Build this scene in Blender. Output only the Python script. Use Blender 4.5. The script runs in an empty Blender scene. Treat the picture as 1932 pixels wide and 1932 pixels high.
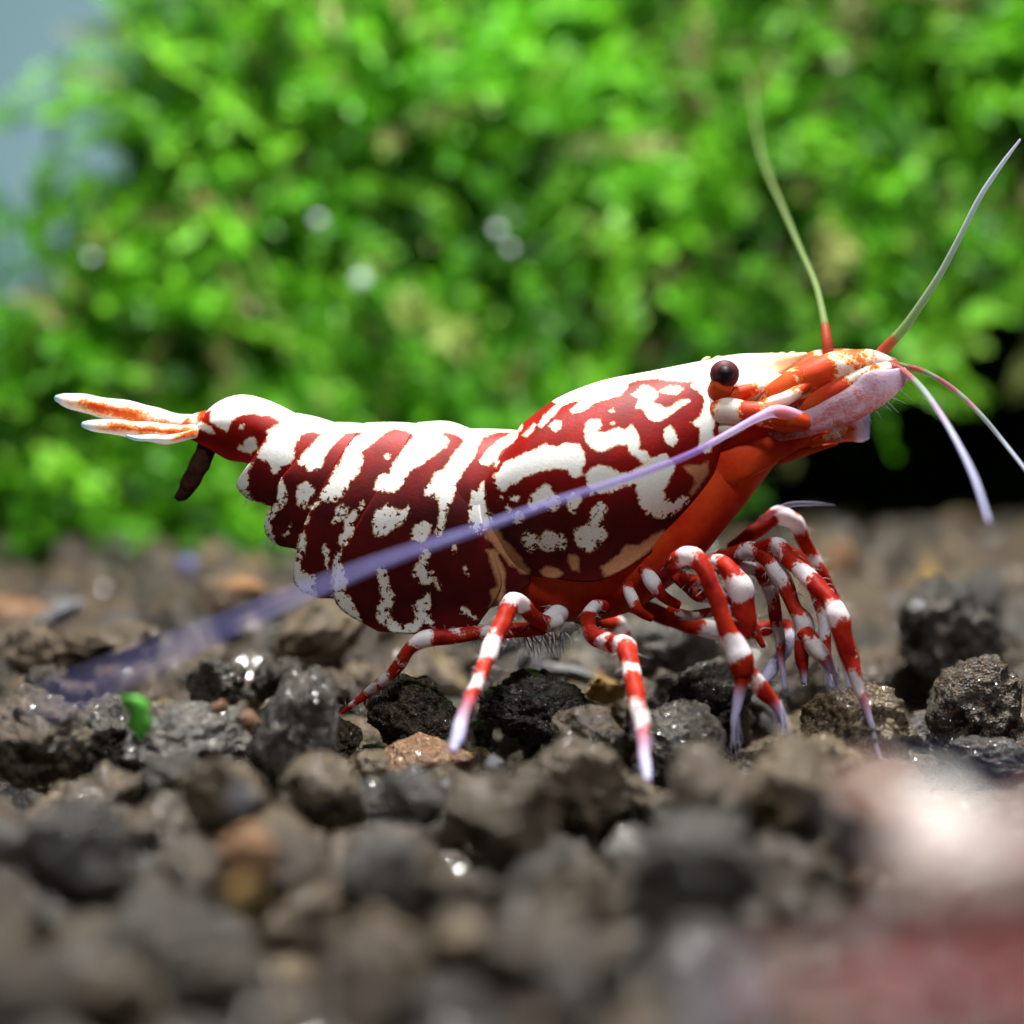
# Crystal shrimp on aquarium soil in front of a moss bank.  1 unit = 1 cm.
import bpy, bmesh, math, random
import numpy as np
from mathutils import Vector, noise, Matrix, Euler
random.seed(7); np.random.seed(7)
scene = bpy.context.scene
col = scene.collection

# ------------------------------------------------------------------ camera, world, light, exposure
HORIZON = 819.0          # picture row of the eye level, in a 1932 px wide frame
PX = 603.75              # pixels per cm at 7 cm
cam_d = bpy.data.cameras.new('camera'); cam = bpy.data.objects.new('camera', cam_d); col.objects.link(cam)
cam.location = (0, -7, 0); cam.rotation_euler = (math.radians(90), 0, 0)
cam_d.sensor_width = 36; cam_d.lens = 36 * 7 / 3.2
cam_d.shift_y = -(966 - HORIZON) / 1932
cam_d.clip_start = 0.05; cam_d.clip_end = 200
cam_d.dof.use_dof = True; cam_d.dof.focus_distance = 6.83; cam_d.dof.aperture_fstop = 0.40
scene.camera = cam

world = bpy.data.worlds.new('World'); scene.world = world; world.use_nodes = True
bg = world.node_tree.nodes['Background']
bg.inputs['Color'].default_value = (0.62, 0.72, 0.85, 1); bg.inputs['Strength'].default_value = 0.06

def area(name, loc, target, sx, sy, power, color):
    l = bpy.data.lights.new(name, 'AREA'); l.shape = 'RECTANGLE'; l.size = sx; l.size_y = sy
    l.energy = power; l.color = color
    o = bpy.data.objects.new(name, l); col.objects.link(o); o.location = loc
    o.rotation_euler = (Vector(target) - Vector(loc)).to_track_quat('-Z', 'Y').to_euler()
    return o
area('aquarium_and_fill_lamp', (0.6, 1.0, 9.0), (0, 1.2, 0), 2.4, 0.8, 3200, (1.0, 0.985, 0.95))
area('aquarium_and_fill_lamp', (1.2, -5.6, 7.4), (0.2, 0, -0.3), 1.6, 0.7, 560, (0.97, 0.98, 1.0))  # added front fill, standing in for room light through the front glass

vs = scene.view_settings
vs.view_transform = 'Standard'; vs.look = 'None'; vs.exposure = 0.15; vs.gamma = 1.0
scene.render.engine = 'CYCLES'
scene.cycles.use_denoising = True
scene.cycles.max_bounces = 6; scene.cycles.diffuse_bounces = 3; scene.cycles.glossy_bounces = 2
scene.cycles.transparent_max_bounces = 6; scene.cycles.transmission_bounces = 3
scene.cycles.use_adaptive_sampling = True; scene.cycles.adaptive_threshold = 0.02

# ------------------------------------------------------------------ helpers
def P(px, py, y=0.0):
    k = (7 + y) / 7 / PX
    return ((px - 966) * k, y, -(py - HORIZON) * k)
def ground(y, x=0.0):
    if y > 1.5 and x > 0: return ground(y) + 0.03 * x * min(1, (y - 1.5) / 3)
    if y < 0: return -0.93 - 0.015 * min(3, -y)
    t = min(1, y / 5.5)
    return -0.93 + 0.38 * (t * (2 - t) * 0.5 + t * 0.5)
def hit(py):
    """depth at which the line of sight of a picture row meets the soil"""
    lo, hi = -5.5, 7.0
    for _ in range(40):
        m = (lo + hi) / 2
        z = -(py - HORIZON) * (7 + m) / 7 / PX
        if z < ground(m): hi = m
        else: lo = m
    return (lo + hi) / 2
def sstep(a, b, x):
    t = np.clip((x - a) / (b - a), 0, 1); return t * t * (3 - 2 * t)

def mesh_obj(name, V, F, mats, parent=None, attrs=None, matidx=None, smooth=True):
    me = bpy.data.meshes.new(name)
    V = np.asarray(V, dtype=np.float64)
    off = np.array(parent.location) if parent is not None else np.zeros(3)
    if parent is not None and parent.parent is not None: off = np.array(parent.parent.location)
    me.from_pydata((V - off).tolist(), [], [tuple(int(i) for i in f) for f in F])
    for m in (mats if isinstance(mats, (list, tuple)) else [mats]): me.materials.append(m)
    if smooth: me.polygons.foreach_set('use_smooth', [True] * len(me.polygons))
    if matidx is not None: me.polygons.foreach_set('material_index', np.asarray(matidx, dtype=np.int32))
    for k, a in (attrs or {}).items():
        at = me.attributes.new(k, 'FLOAT', 'POINT'); at.data.foreach_set('value', np.asarray(a, dtype=np.float32))
    me.update()
    o = bpy.data.objects.new(name, me); col.objects.link(o)
    if parent is not None: o.parent = parent
    return o
def tag(o, label=None, cat=None, group=None, kind=None):
    if label: o['label'] = label
    if cat: o['category'] = cat
    if group: o['group'] = group
    if kind: o['kind'] = kind
    return o
def empty(name, loc):
    o = bpy.data.objects.new(name, None); col.objects.link(o); o.location = loc
    o.empty_display_size = 0.1
    bpy.context.view_layer.update()
    return o
def dup(o, parent=None):
    c = o.copy(); col.objects.link(c); c.parent = parent
    for ch in list(o.children): dup(ch, c)
    return c
def fix_normals(o):
    bm = bmesh.new(); bm.from_mesh(o.data); bmesh.ops.recalc_face_normals(bm, faces=bm.faces)
    bm.to_mesh(o.data); bm.free()

def catmull(A, u):
    """A: (R, ...) control arrays, u: float positions 0..R-1"""
    A = np.asarray(A, dtype=float); R = len(A); u = np.asarray(u, dtype=float)
    i = np.clip(np.floor(u).astype(int), 0, R - 2); f = (u - i)
    f = f.reshape((-1,) + (1,) * (A.ndim - 1))
    p1 = A[i]; p2 = A[i + 1]
    p0 = np.where((i > 0).reshape(f.shape), A[np.maximum(i - 1, 0)], 2 * p1 - p2)
    p3 = np.where((i < R - 2).reshape(f.shape), A[np.minimum(i + 2, R - 1)], 2 * p2 - p1)
    return 0.5 * (2 * p1 + (p2 - p0) * f + (2 * p0 - 5 * p1 + 4 * p2 - p3) * f ** 2 + (3 * p1 - p0 - 3 * p2 + p3) * f ** 3)
def resample(poly, t):
    p = np.asarray(poly, dtype=float)
    fine = catmull(p, np.linspace(0, len(p) - 1, 20 * len(p)))
    d = np.concatenate([[0], np.cumsum(np.linalg.norm(np.diff(fine, axis=0), axis=1))]); d /= d[-1]
    return np.stack([np.interp(t, d, fine[:, k]) for k in range(fine.shape[1])], 1)

def tube_geo(pts, rad, nu=None, nv=20, flat=1.0, power=2.0):
    """pts: 3-D control points, rad: radii in cm (number or (in-plane, across)); returns V, F, idx"""
    pts = np.asarray(pts, dtype=float)
    rad = np.array([(r, r * flat) if np.isscalar(r) else r for r in rad], dtype=float)
    n = len(pts); nu = nu or max(12, 7 * n)
    idx = np.linspace(0, n - 1, nu)
    C = catmull(pts, idx); Rr = np.maximum(catmull(rad, idx), 1e-4)
    T = np.gradient(C, axis=0); T /= np.linalg.norm(T, axis=1)[:, None] + 1e-12
    Y = np.array([0, 1.0, 0]); V = []; ang = np.linspace(0, 2 * math.pi, nv, endpoint=False)
    prev = np.array([0.3, 0, 0.95])
    for i in range(nu):
        N = np.cross(Y, T[i]); l = np.linalg.norm(N)
        N = N / l if l > 0.15 else prev
        N = N - T[i] * N.dot(T[i]); N /= np.linalg.norm(N); prev = N
        B = np.cross(T[i], N)
        ca = np.sign(np.cos(ang)) * np.abs(np.cos(ang)) ** (2 / power); sa = np.sign(np.sin(ang)) * np.abs(np.sin(ang)) ** (2 / power)
        V.append(C[i] + Rr[i, 0] * ca[:, None] * N + Rr[i, 1] * sa[:, None] * B)
    V = np.concatenate(V + [C[:1] - T[:1] * Rr[0, 0] * 0.5, C[-1:] + T[-1:] * min(Rr[-1]) * 0.6])
    F = []
    for i in range(nu - 1):
        for j in range(nv):
            k = (j + 1) % nv
            F.append((i * nv + j, i * nv + k, (i + 1) * nv + k, (i + 1) * nv + j))
    a, b = nu * nv, nu * nv + 1
    for j in range(nv):
        k = (j + 1) % nv
        F.append((a, k, j)); F.append((b, (nu - 1) * nv + j, (nu - 1) * nv + k))
    ids = np.concatenate([np.repeat(idx, nv), [0], [n - 1]])
    seg = np.linalg.norm(np.diff(pts, axis=0), axis=1).mean()
    return V, F, ids, seg

# ------------------------------------------------------------------ materials
def new_mat(name):
    m = bpy.data.materials.new(name); m.use_nodes = True
    nt = m.node_tree; nt.nodes.clear()
    out = nt.nodes.new('ShaderNodeOutputMaterial')
    b = nt.nodes.new('ShaderNodeBsdfPrincipled'); nt.links.new(b.outputs[0], out.inputs['Surface'])
    return m, nt, b, out
def N(nt, t, **kw):
    n = nt.nodes.new(t)
    for k, v in kw.items(): setattr(n, k, v)
    return n
def tex_noise(nt, scale, detail=3.0, rough=0.55, coord='Object', dist=0.0):
    tc = N(nt, 'ShaderNodeTexCoord'); n = N(nt, 'ShaderNodeTexNoise')
    n.inputs['Scale'].default_value = scale; n.inputs['Detail'].default_value = detail
    n.inputs['Roughness'].default_value = rough; n.inputs['Distortion'].default_value = dist
    nt.links.new(tc.outputs[coord], n.inputs['Vector'])
    return n
def math_n(nt, op, a, b=None, c=None):
    n = N(nt, 'ShaderNodeMath', operation=op)
    for i, v in enumerate((a, b, c)):
        if v is None: continue
        if isinstance(v, (int, float)): n.inputs[i].default_value = v
        else: nt.links.new(v, n.inputs[i])
    return n.outputs[0]
def mix_c(nt, f, a, b, mode='MIX'):
    n = N(nt, 'ShaderNodeMix', data_type='RGBA', blend_type=mode)
    for s, v in ((n.inputs[0], f), (n.inputs[6], a), (n.inputs[7], b)):
        if isinstance(v, (int, float)): s.default_value = v
        elif isinstance(v, tuple): s.default_value = v + (1,)
        else: nt.links.new(v, s)
    return n.outputs[2]
def ramp(nt, fac, stops, interp='LINEAR'):
    r = N(nt, 'ShaderNodeValToRGB'); r.color_ramp.interpolation = interp
    e = r.color_ramp.elements
    while len(e) > 1: e.remove(e[-1])
    e[0].position, e[0].color = stops[0][0], tuple(stops[0][1]) + (1,)
    for p, c in stops[1:]:
        k = e.new(p); k.color = tuple(c) + (1,)
    nt.links.new(fac, r.inputs[0]); return r.outputs[0]
def attr(nt, name):
    a = N(nt, 'ShaderNodeAttribute', attribute_name=name); return a.outputs['Fac']
def bump(nt, b, h, strength, dist, chain=None):
    n = N(nt, 'ShaderNodeBump'); n.inputs['Strength'].default_value = strength; n.inputs['Distance'].default_value = dist
    nt.links.new(h, n.inputs['Height'])
    if chain is not None: nt.links.new(chain, n.inputs['Normal'])
    nt.links.new(n.outputs[0], b.inputs['Normal']); return n.outputs[0]
def remap(nt, v, a, b):
    n = N(nt, 'ShaderNodeMapRange', clamp=True)
    nt.links.new(v, n.inputs[0]); n.inputs[1].default_value = a; n.inputs[2].default_value = b
    return n.outputs[0]

RED_A, RED_B = (0.13, 0.003, 0.002), (0.32, 0.006, 0.003)
WHITE = (0.80, 0.79, 0.74)
def shell_material(name, red_a=RED_A, red_b=RED_B, white=WHITE, edge=(0.74, 0.52, 0.32), ragged=0.008, w=0.0028, sss=0.10, rough=0.5, alpha=1.0, lav_a=(0.38, 0.30, 0.72), lav_b=(0.66, 0.62, 0.92), vs_=7, bmp=0.22, trans=0.0):
    m, nt, b, out = new_mat(name)
    n1 = tex_noise(nt, 26, 4, 0.65); n2 = tex_noise(nt, 90, 2, 0.6)
    d = math_n(nt, 'ADD', attr(nt, 'white'), math_n(nt, 'MULTIPLY', math_n(nt, 'SUBTRACT', n1.outputs[0], 0.5), ragged * 1.9))
    d = math_n(nt, 'ADD', d, math_n(nt, 'MULTIPLY', math_n(nt, 'SUBTRACT', n2.outputs[0], 0.5), ragged * 1.5))
    n5 = tex_noise(nt, 260, 2, 0.7)
    d = math_n(nt, 'ADD', d, math_n(nt, 'MULTIPLY', math_n(nt, 'SUBTRACT', n5.outputs[0], 0.5), min(ragged, 0.012) * 1.3))
    n6 = tex_noise(nt, 55, 4, 0.7)
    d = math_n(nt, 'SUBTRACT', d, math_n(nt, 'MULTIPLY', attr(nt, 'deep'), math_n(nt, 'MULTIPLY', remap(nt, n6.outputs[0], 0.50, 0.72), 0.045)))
    f = remap(nt, d, -w, w); fe = remap(nt, d, w * 0.2, w * 2.2)
    n3 = tex_noise(nt, vs_, 3, 0.6); n4 = tex_noise(nt, 140, 2, 0.6)
    red = mix_c(nt, remap(nt, n3.outputs[0], 0.3, 0.7), red_a, red_b)
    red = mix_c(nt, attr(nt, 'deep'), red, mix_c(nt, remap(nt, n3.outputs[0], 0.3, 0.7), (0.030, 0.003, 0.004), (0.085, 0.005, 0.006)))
    red = mix_c(nt, 0.35, red, mix_c(nt, n4.outputs[0], (0.25, 0.25, 0.25), (1, 1, 1)), 'MULTIPLY')
    wh = mix_c(nt, remap(nt, n4.outputs[0], 0.3, 0.75), tuple(c * 0.86 for c in white), white)
    wh = mix_c(nt, fe, edge, wh)
    c = mix_c(nt, f, red, wh)
    dt = math_n(nt, 'ADD', attr(nt, 'tan'), math_n(nt, 'MULTIPLY', math_n(nt, 'SUBTRACT', n1.outputs[0], 0.5), ragged * 4))
    c = mix_c(nt, math_n(nt, 'MULTIPLY', remap(nt, dt, -w * 2, w * 2), 0.85), c, mix_c(nt, n4.outputs[0], (0.42, 0.16, 0.06), (0.62, 0.34, 0.17)))
    lavn = attr(nt, 'lav')
    c = mix_c(nt, lavn, c, mix_c(nt, n1.outputs[0], lav_a, lav_b))
    nt.links.new(c, b.inputs['Base Color'])
    b.inputs['Roughness'].default_value = rough
    b.inputs['Specular IOR Level'].default_value = 0.10
    b.inputs['Subsurface Weight'].default_value = sss
    b.inputs['Subsurface Radius'].default_value = (1.0, 0.35, 0.25); b.inputs['Subsurface Scale'].default_value = 0.025
    b.inputs['Alpha'].default_value = alpha
    h = math_n(nt, 'ADD', math_n(nt, 'MULTIPLY', f, 0.5), math_n(nt, 'MULTIPLY', n2.outputs[0], 0.6))
    bump(nt, b, h, bmp, 0.005)
    if trans:
        tr = N(nt, 'ShaderNodeBsdfTranslucent'); nt.links.new(c, tr.inputs[0])
        mx = N(nt, 'ShaderNodeMixShader'); mx.inputs[0].default_value = trans
        nt.links.new(b.outputs[0], mx.inputs[1]); nt.links.new(tr.outputs[0], mx.inputs[2]); nt.links.new(mx.outputs[0], out.inputs['Surface'])
    return m
M = {}
M['shell'] = shell_material('shrimp_shell')
M['leg'] = shell_material('shrimp_leg', (0.26, 0.005, 0.006), (0.68, 0.045, 0.014), (0.84, 0.80, 0.82), (0.70, 0.25, 0.2), 0.040, 0.006, 0.35, 0.5, 1.0, (0.50, 0.44, 0.78), (0.78, 0.78, 0.92), 17, 0.5, 0.35)
M['flesh'] = shell_material('shrimp_flesh', (0.66, 0.016, 0.006), (0.88, 0.11, 0.020), (0.62, 0.42, 0.32), (0.7, 0.2, 0.06), 0.012, 0.008, 0.3, trans=0.3)
M['head'] = shell_material('shrimp_head', (0.62, 0.03, 0.012), (0.72, 0.12, 0.02), (0.84, 0.74, 0.66), (0.85, 0.36, 0.08), 0.055, 0.009, 0.3, trans=0.25)
M['rostrum'] = shell_material('shrimp_rostrum', (0.78, 0.55, 0.28), (0.80, 0.66, 0.42), (0.84, 0.81, 0.70), (0.8, 0.62, 0.36), 0.006, 0.01, 0.2)
M['scale'] = shell_material('antenna_scale', (0.66, 0.10, 0.06), (0.72, 0.24, 0.10), (0.80, 0.66, 0.78), (0.76, 0.45, 0.55), 0.03, 0.014, 0.25, 0.4, 0.62, bmp=0.6, trans=0.3)
M['tail'] = shell_material('tail_fan', (0.60, 0.03, 0.01), (0.70, 0.12, 0.02), (0.86, 0.85, 0.82), (0.80, 0.36, 0.08), 0.016, 0.006, 0.3, 0.45, 0.92, (0.30, 0.50, 0.62), (0.55, 0.72, 0.80), 17, 0.4, 0.35)
def plain(name, colour, rough=0.5, var=0.25, scale=30, sss=0.0, alpha=1.0, spec=0.4, bumpd=0.004):
    m, nt, b, out = new_mat(name)
    n = tex_noise(nt, scale, 3, 0.6)
    nt.links.new(mix_c(nt, n.outputs[0], tuple(max(0, c * (1 - var)) for c in colour), tuple(min(1, c * (1 + var)) for c in colour)), b.inputs['Base Color'])
    b.inputs['Roughness'].default_value = rough; b.inputs['Specular IOR Level'].default_value = spec
    b.inputs['Subsurface Weight'].default_value = sss; b.inputs['Subsurface Scale'].default_value = 0.03
    b.inputs['Alpha'].default_value = alpha
    if bumpd: bump(nt, b, n.outputs[0], 0.4, bumpd)
    return m
M['flagellum'] = shell_material('flagellum', (0.45, 0.05, 0.04), (0.55, 0.10, 0.05), (0.24, 0.34, 0.12), (0.3, 0.16, 0.06), 0.012, 0.01, 0.1, 0.45, 0.58, (0.42, 0.40, 0.74), (0.75, 0.78, 0.92), 17, 0.5, 0.3)
M['antenna'] = shell_material('antenna', (0.30, 0.06, 0.35), (0.34, 0.12, 0.5), (0.66, 0.50, 0.78), (0.5, 0.30, 0.62), 0.004, 0.03, 0.1, 0.5, 0.45, (0.16, 0.15, 0.42), (0.34, 0.34, 0.66))
M['eye'] = plain('eye_black', (0.008, 0.003, 0.003), 0.55, 0.3, 40, spec=0.15, bumpd=0)
M['eye_rim'] = plain('eye_rim', (0.075, 0.014, 0.022), 0.55, 0.3, 40, spec=0.15, bumpd=0)
M['hair'] = plain('bristle', (0.35, 0.32, 0.34), 0.5, 0.2, 30, bumpd=0)
M['tuft'] = plain('claw_tuft', (0.52, 0.50, 0.72), 0.6, 0.2, 30, alpha=0.3, bumpd=0)
M['waste'] = plain('waste', (0.030, 0.009, 0.004), 0.8, 0.8, 28, spec=0.15, bumpd=0.02)
M['wall'] = plain('tank_wall', (0.26, 0.44, 0.50), 0.6, 0.06, 0.4, bumpd=0)

# soil granules
def soil_mat(name, dark, mid, light, spark=1.0):
    m, nt, b, out = new_mat(name)
    oi = N(nt, 'ShaderNodeObjectInfo')
    tc = N(nt, 'ShaderNodeTexCoord')
    off = N(nt, 'ShaderNodeVectorMath', operation='ADD')
    cmb = N(nt, 'ShaderNodeCombineXYZ'); k = math_n(nt, 'MULTIPLY', oi.outputs['Random'], 37.0)
    for i in range(3): nt.links.new(k, cmb.inputs[i])
    nt.links.new(tc.outputs['Object'], off.inputs[0]); nt.links.new(cmb.outputs[0], off.inputs[1])
    def nz(s, d, r=0.6):
        n = N(nt, 'ShaderNodeTexNoise'); n.inputs['Scale'].default_value = s; n.inputs['Detail'].default_value = d; n.inputs['Roughness'].default_value = r
        nt.links.new(off.outputs[0], n.inputs['Vector']); return n.outputs[0]
    a, f, g = nz(6, 8, 0.72), nz(17, 6, 0.72), nz(2.2, 1)
    t = math_n(nt, 'ADD', math_n(nt, 'MULTIPLY', a, 0.62), math_n(nt, 'MULTIPLY', f, 0.38))
    c = ramp(nt, t, [(0.38, tuple(x * 0.6 for x in dark)), (0.48, tuple(x * 0.75 for x in mid)), (0.57, light), (0.67, tuple(min(1, x * 2.4) for x in light))])
    br = math_n(nt, 'ADD', math_n(nt, 'MULTIPLY', oi.outputs['Random'], 0.7), 0.65)
    cc = N(nt, 'ShaderNodeVectorMath', operation='SCALE'); nt.links.new(c, cc.inputs[0]); nt.links.new(br, cc.inputs['Scale'])
    c = mix_c(nt, math_n(nt, 'MULTIPLY', remap(nt, g, 0.55, 0.75), 0.35), cc.outputs[0], (0.11, 0.055, 0.025))
    v = N(nt, 'ShaderNodeTexVoronoi', feature='F1'); v.inputs['Scale'].default_value = 21; nt.links.new(off.outputs[0], v.inputs['Vector'])
    sep = N(nt, 'ShaderNodeSeparateColor'); nt.links.new(v.outputs['Color'], sep.inputs[0])
    pick = math_n(nt, 'MULTIPLY', math_n(nt, 'GREATER_THAN', sep.outputs[0], 0.86), math_n(nt, 'LESS_THAN', v.outputs['Distance'], 0.36))
    grain = mix_c(nt, sep.outputs[1], (0.42, 0.36, 0.28), (0.6, 0.58, 0.56))
    grain = mix_c(nt, math_n(nt, 'GREATER_THAN', sep.outputs[2], 0.72), grain, (0.55, 0.25, 0.07))
    c = mix_c(nt, math_n(nt, 'MULTIPLY', pick, 0.8 * spark), c, grain)
    nt.links.new(c, b.inputs['Base Color'])
    rg = math_n(nt, 'ADD', math_n(nt, 'MULTIPLY', pick, -0.35), math_n(nt, 'ADD', math_n(nt, 'MULTIPLY', f, 0.5), 0.08))
    nt.links.new(rg, b.inputs['Roughness']); b.inputs['Specular IOR Level'].default_value = 0.75
    # tiny crystal facets: each cell tilts its own glossy face
    v2 = N(nt, 'ShaderNodeTexVoronoi', feature='F1'); v2.inputs['Scale'].default_value = 26; nt.links.new(off.outputs[0], v2.inputs['Vector'])
    geo = N(nt, 'ShaderNodeNewGeometry')
    sb = N(nt, 'ShaderNodeVectorMath', operation='SUBTRACT'); nt.links.new(v2.outputs['Color'], sb.inputs[0]); sb.inputs[1].default_value = (0.5, 0.5, 0.5)
    sc_ = N(nt, 'ShaderNodeVectorMath', operation='SCALE'); nt.links.new(sb.outputs[0], sc_.inputs[0]); sc_.inputs['Scale'].default_value = 1.5
    ad = N(nt, 'ShaderNodeVectorMath', operation='ADD'); nt.links.new(geo.outputs['Normal'], ad.inputs[0]); nt.links.new(sc_.outputs[0], ad.inputs[1])
    nm = N(nt, 'ShaderNodeVectorMath', operation='NORMALIZE'); nt.links.new(ad.outputs[0], nm.inputs[0])
    nt.links.new(nm.outputs[0], b.inputs['Coat Normal'])
    nt.links.new(math_n(nt, 'MULTIPLY', math_n(nt, 'LESS_THAN', v2.outputs['Distance'], 0.42), 0.55), b.inputs['Coat Weight'])
    b.inputs['Coat Roughness'].default_value = 0.12
    n1 = bump(nt, b, a, 1.0, 0.09)
    n2 = bump(nt, b, f, 1.0, 0.045, n1)
    bump(nt, b, v.outputs['Distance'], 0.5, 0.010, n2)
    return m
SOIL = {
    'dark brown': soil_mat('soil_dark_brown', (0.012, 0.007, 0.004), (0.063, 0.041, 0.021), (0.191, 0.129, 0.069)),
    'charcoal grey': soil_mat('soil_charcoal', (0.007, 0.006, 0.005), (0.039, 0.031, 0.023), (0.144, 0.117, 0.083)),
    'tan': soil_mat('soil_tan', (0.032, 0.021, 0.010), (0.135, 0.092, 0.046), (0.299, 0.211, 0.111)),
    'slate grey': soil_mat('soil_slate', (0.018, 0.017, 0.015), (0.081, 0.070, 0.062), (0.237, 0.211, 0.186)),
    'orange': soil_mat('soil_orange', (0.22, 0.08, 0.03), (0.55, 0.23, 0.08), (0.75, 0.42, 0.18), 0.5),
    'pale': soil_mat('soil_pale', (0.18, 0.16, 0.16), (0.42, 0.40, 0.42), (0.62, 0.61, 0.66), 0.4),
    'violet': soil_mat('soil_violet', (0.10, 0.09, 0.28), (0.24, 0.23, 0.62), (0.42, 0.42, 0.8), 0.2),
    'yellow': soil_mat('soil_yellow', (0.35, 0.16, 0.02), (0.72, 0.40, 0.05), (0.85, 0.6, 0.2), 0.3),
    'dark hole': None,
}
del SOIL['dark hole']

# ------------------------------------------------------------------ the setting
def grid_sheet(name, x0, x1, y0, y1, nx, ny, zf, mat):
    xs = np.linspace(x0, x1, nx); ys = np.linspace(y0, y1, ny)
    V = [(x, y, zf(x, y)) for y in ys for x in xs]
    F = [(j * nx + i, j * nx + i + 1, (j + 1) * nx + i + 1, (j + 1) * nx + i) for j in range(ny - 1) for i in range(nx - 1)]
    return mesh_obj(name, V, F, mat)
soil = grid_sheet('soil', -7, 7, -5.5, 13, 110, 140, lambda x, y: ground(y, x) - 0.27 + 0.05 * noise.noise((x * 3, y * 3, 0)), SOIL['dark brown'])
tag(soil, 'dark brown aquarium soil bed under the granules', 'soil', kind='structure')
wall = mesh_obj('tank_back_wall', [(-16, 13, -3), (16, 13, -3), (16, 13, 14), (-16, 13, 14), (-16, 13.4, -3), (16, 13.4, -3), (16, 13.4, 14), (-16, 13.4, 14)],
                [(0, 1, 2, 3), (5, 4, 7, 6), (3, 2, 6, 7), (1, 5, 6, 2), (4, 0, 3, 7), (4, 5, 1, 0)], M['wall'], smooth=False)
tag(wall, 'plain blue grey back of the tank beyond the moss', 'tank wall', kind='structure')

# granule shapes -------------------------------------------------------------
def granule_mesh(seed, sub, rugged, cuts):
    rnd = random.Random(seed)
    bm = bmesh.new(); bmesh.ops.create_icosphere(bm, subdivisions=sub, radius=1)
    planes = []
    for _ in range(cuts):
        n = Vector((rnd.gauss(0, 1), rnd.gauss(0, 1), rnd.gauss(0, 1))).normalized(); planes.append((n, rnd.uniform(0.62, 0.92)))
    o = Vector((rnd.uniform(-50, 50), rnd.uniform(-50, 50), rnd.uniform(-50, 50)))
    sc = Vector((rnd.uniform(0.9, 1.25), rnd.uniform(0.85, 1.1), rnd.uniform(0.72, 0.95)))
    for v in bm.verts:
        p = v.co.normalized()
        r = 1.0 + 0.20 * noise.noise(p * 1.4 + o)
        for n, h in planes:
            d = p.dot(n)
            if d > 1e-3: r = min(r, h / d + 0.04)
        q = p * r
        r += rugged * (0.15 * noise.noise(q * 2.6 + o) - 0.15 * abs(noise.noise(q * 4.5 + o)) + 0.07 * noise.noise(q * 9 + o) - 0.07 * abs(noise.noise(q * 16 + o)) + 0.03 * noise.noise(q * 30 + o))
        v.co = Vector((p.x * sc.x, p.y * sc.y, p.z * sc.z)) * r
    me = bpy.data.meshes.new('granule'); bm.to_mesh(me); bm.free()
    me.polygons.foreach_set('use_smooth', [True] * len(me.polygons)); me.update()
    return me
SHAPES = [granule_mesh(100 + i, 5, 1.15 if i < 8 else 0.75, 9 if i % 2 else 6) for i in range(12)]
SHAPEMAT = {}
def granule(name, loc, r, colour, shape=None, rot=None, squash=None):
    i = shape if shape is not None else random.randrange(len(SHAPES))
    key = (i, colour)
    if key not in SHAPEMAT:
        me = SHAPES[i].copy(); me.materials.clear(); me.materials.append(SOIL[colour]); SHAPEMAT[key] = me
    o = bpy.data.objects.new(name, SHAPEMAT[key]); col.objects.link(o)
    o.location = loc; o.rotation_euler = rot if rot else (random.uniform(0, 6.3), random.uniform(0, 6.3), random.uniform(0, 6.3))
    s = squash or (1, 1, 1); o.scale = (r * s[0], r * s[1], r * s[2])
    return o

placed_z = []; placed = []     # (x, y, r) of hand-placed granules
def hero(px, py, rpx, colour, label, y=None, shape=None, squash=None, name='soil_granule', cat='soil granule', rot=None):
    """a granule whose middle stands at a picture spot; its depth follows from the soil under it"""
    if y is None: y = hit(py + 0.45 * rpx)
    r = rpx / PX * (7 + y) / 7 * 0.98
    p = P(px, py, y)
    o = granule(name, p, r, colour, shape, rot, squash)
    tag(o, label, cat, 'soil granules with a look of their own')
    placed_z.append(p[2]); placed.append((p[0], p[1], r, 'the ' + ' '.join(label.split()[:7])))
    return o
hero(430, 1128, 62, 'tan', 'brown granule carrying an orange chip behind the tail of the large shrimp')
hero(455, 1108, 36, 'orange', 'bright orange chip lying on brown granule behind the large shrimp', hit(1150) - 0.12, 9, (1.25, 1, 0.62), rot=(0.2, 0.1, 0.3))
hero(352, 1066, 19, 'violet', 'small round violet blue granule on the slope below the tail', hit(1085), 10)
hero(110, 1160, 46, 'pale', 'pale grey oblong granule lying on the slope left of orange chip', None, 9, (1.2, 0.9, 0.55), rot=(0.1, -0.45, 0.2))
hero(60, 1232, 62, 'tan', 'rough tan granule beside speckled black one at the left edge', None, 2)
hero(205, 1222, 84, 'tan', 'long rough tan granule crossed by blurred violet antenna', None, 4, (1.25, 0.9, 0.6), rot=(0.1, -0.2, 0.1))
hero(80, 1292, 40, 'charcoal grey', 'speckled black granule with whitish grains beside rough tan one', None, 5)
hero(405, 1290, 74, 'charcoal grey', 'sharp pointed black granule standing up behind slate grey one', None, 3, (0.8, 0.8, 1.2), rot=(0.2, 0.3, 0.6))
hero(520, 1285, 56, 'dark brown', 'dark brown craggy granule right of the sharp pointed one')
hero(610, 1205, 88, 'tan', 'broad brown granule just behind the tail lobes of the large shrimp')
hero(350, 1392, 108, 'slate grey', 'smooth slate grey granule with pale rim beside green scrap', None, 8, (1, 0.9, 0.75), rot=(0.3, -0.2, 0.8))
hero(560, 1395, 118, 'charcoal grey', 'round charcoal granule right of the slate grey one', None, 9, (1.05, 0.9, 0.8))
hero(60, 1395, 112, 'dark brown', 'large dark brown granule at the left of the green scrap', None, 2)
hero(195, 1385, 92, 'charcoal grey', 'black granule touching the green scrap', None, 0)
hero(415, 1335, 17, 'orange', 'tiny orange crumb on top of the slate grey granule', hit(1440) - 0.2, 3)
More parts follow.
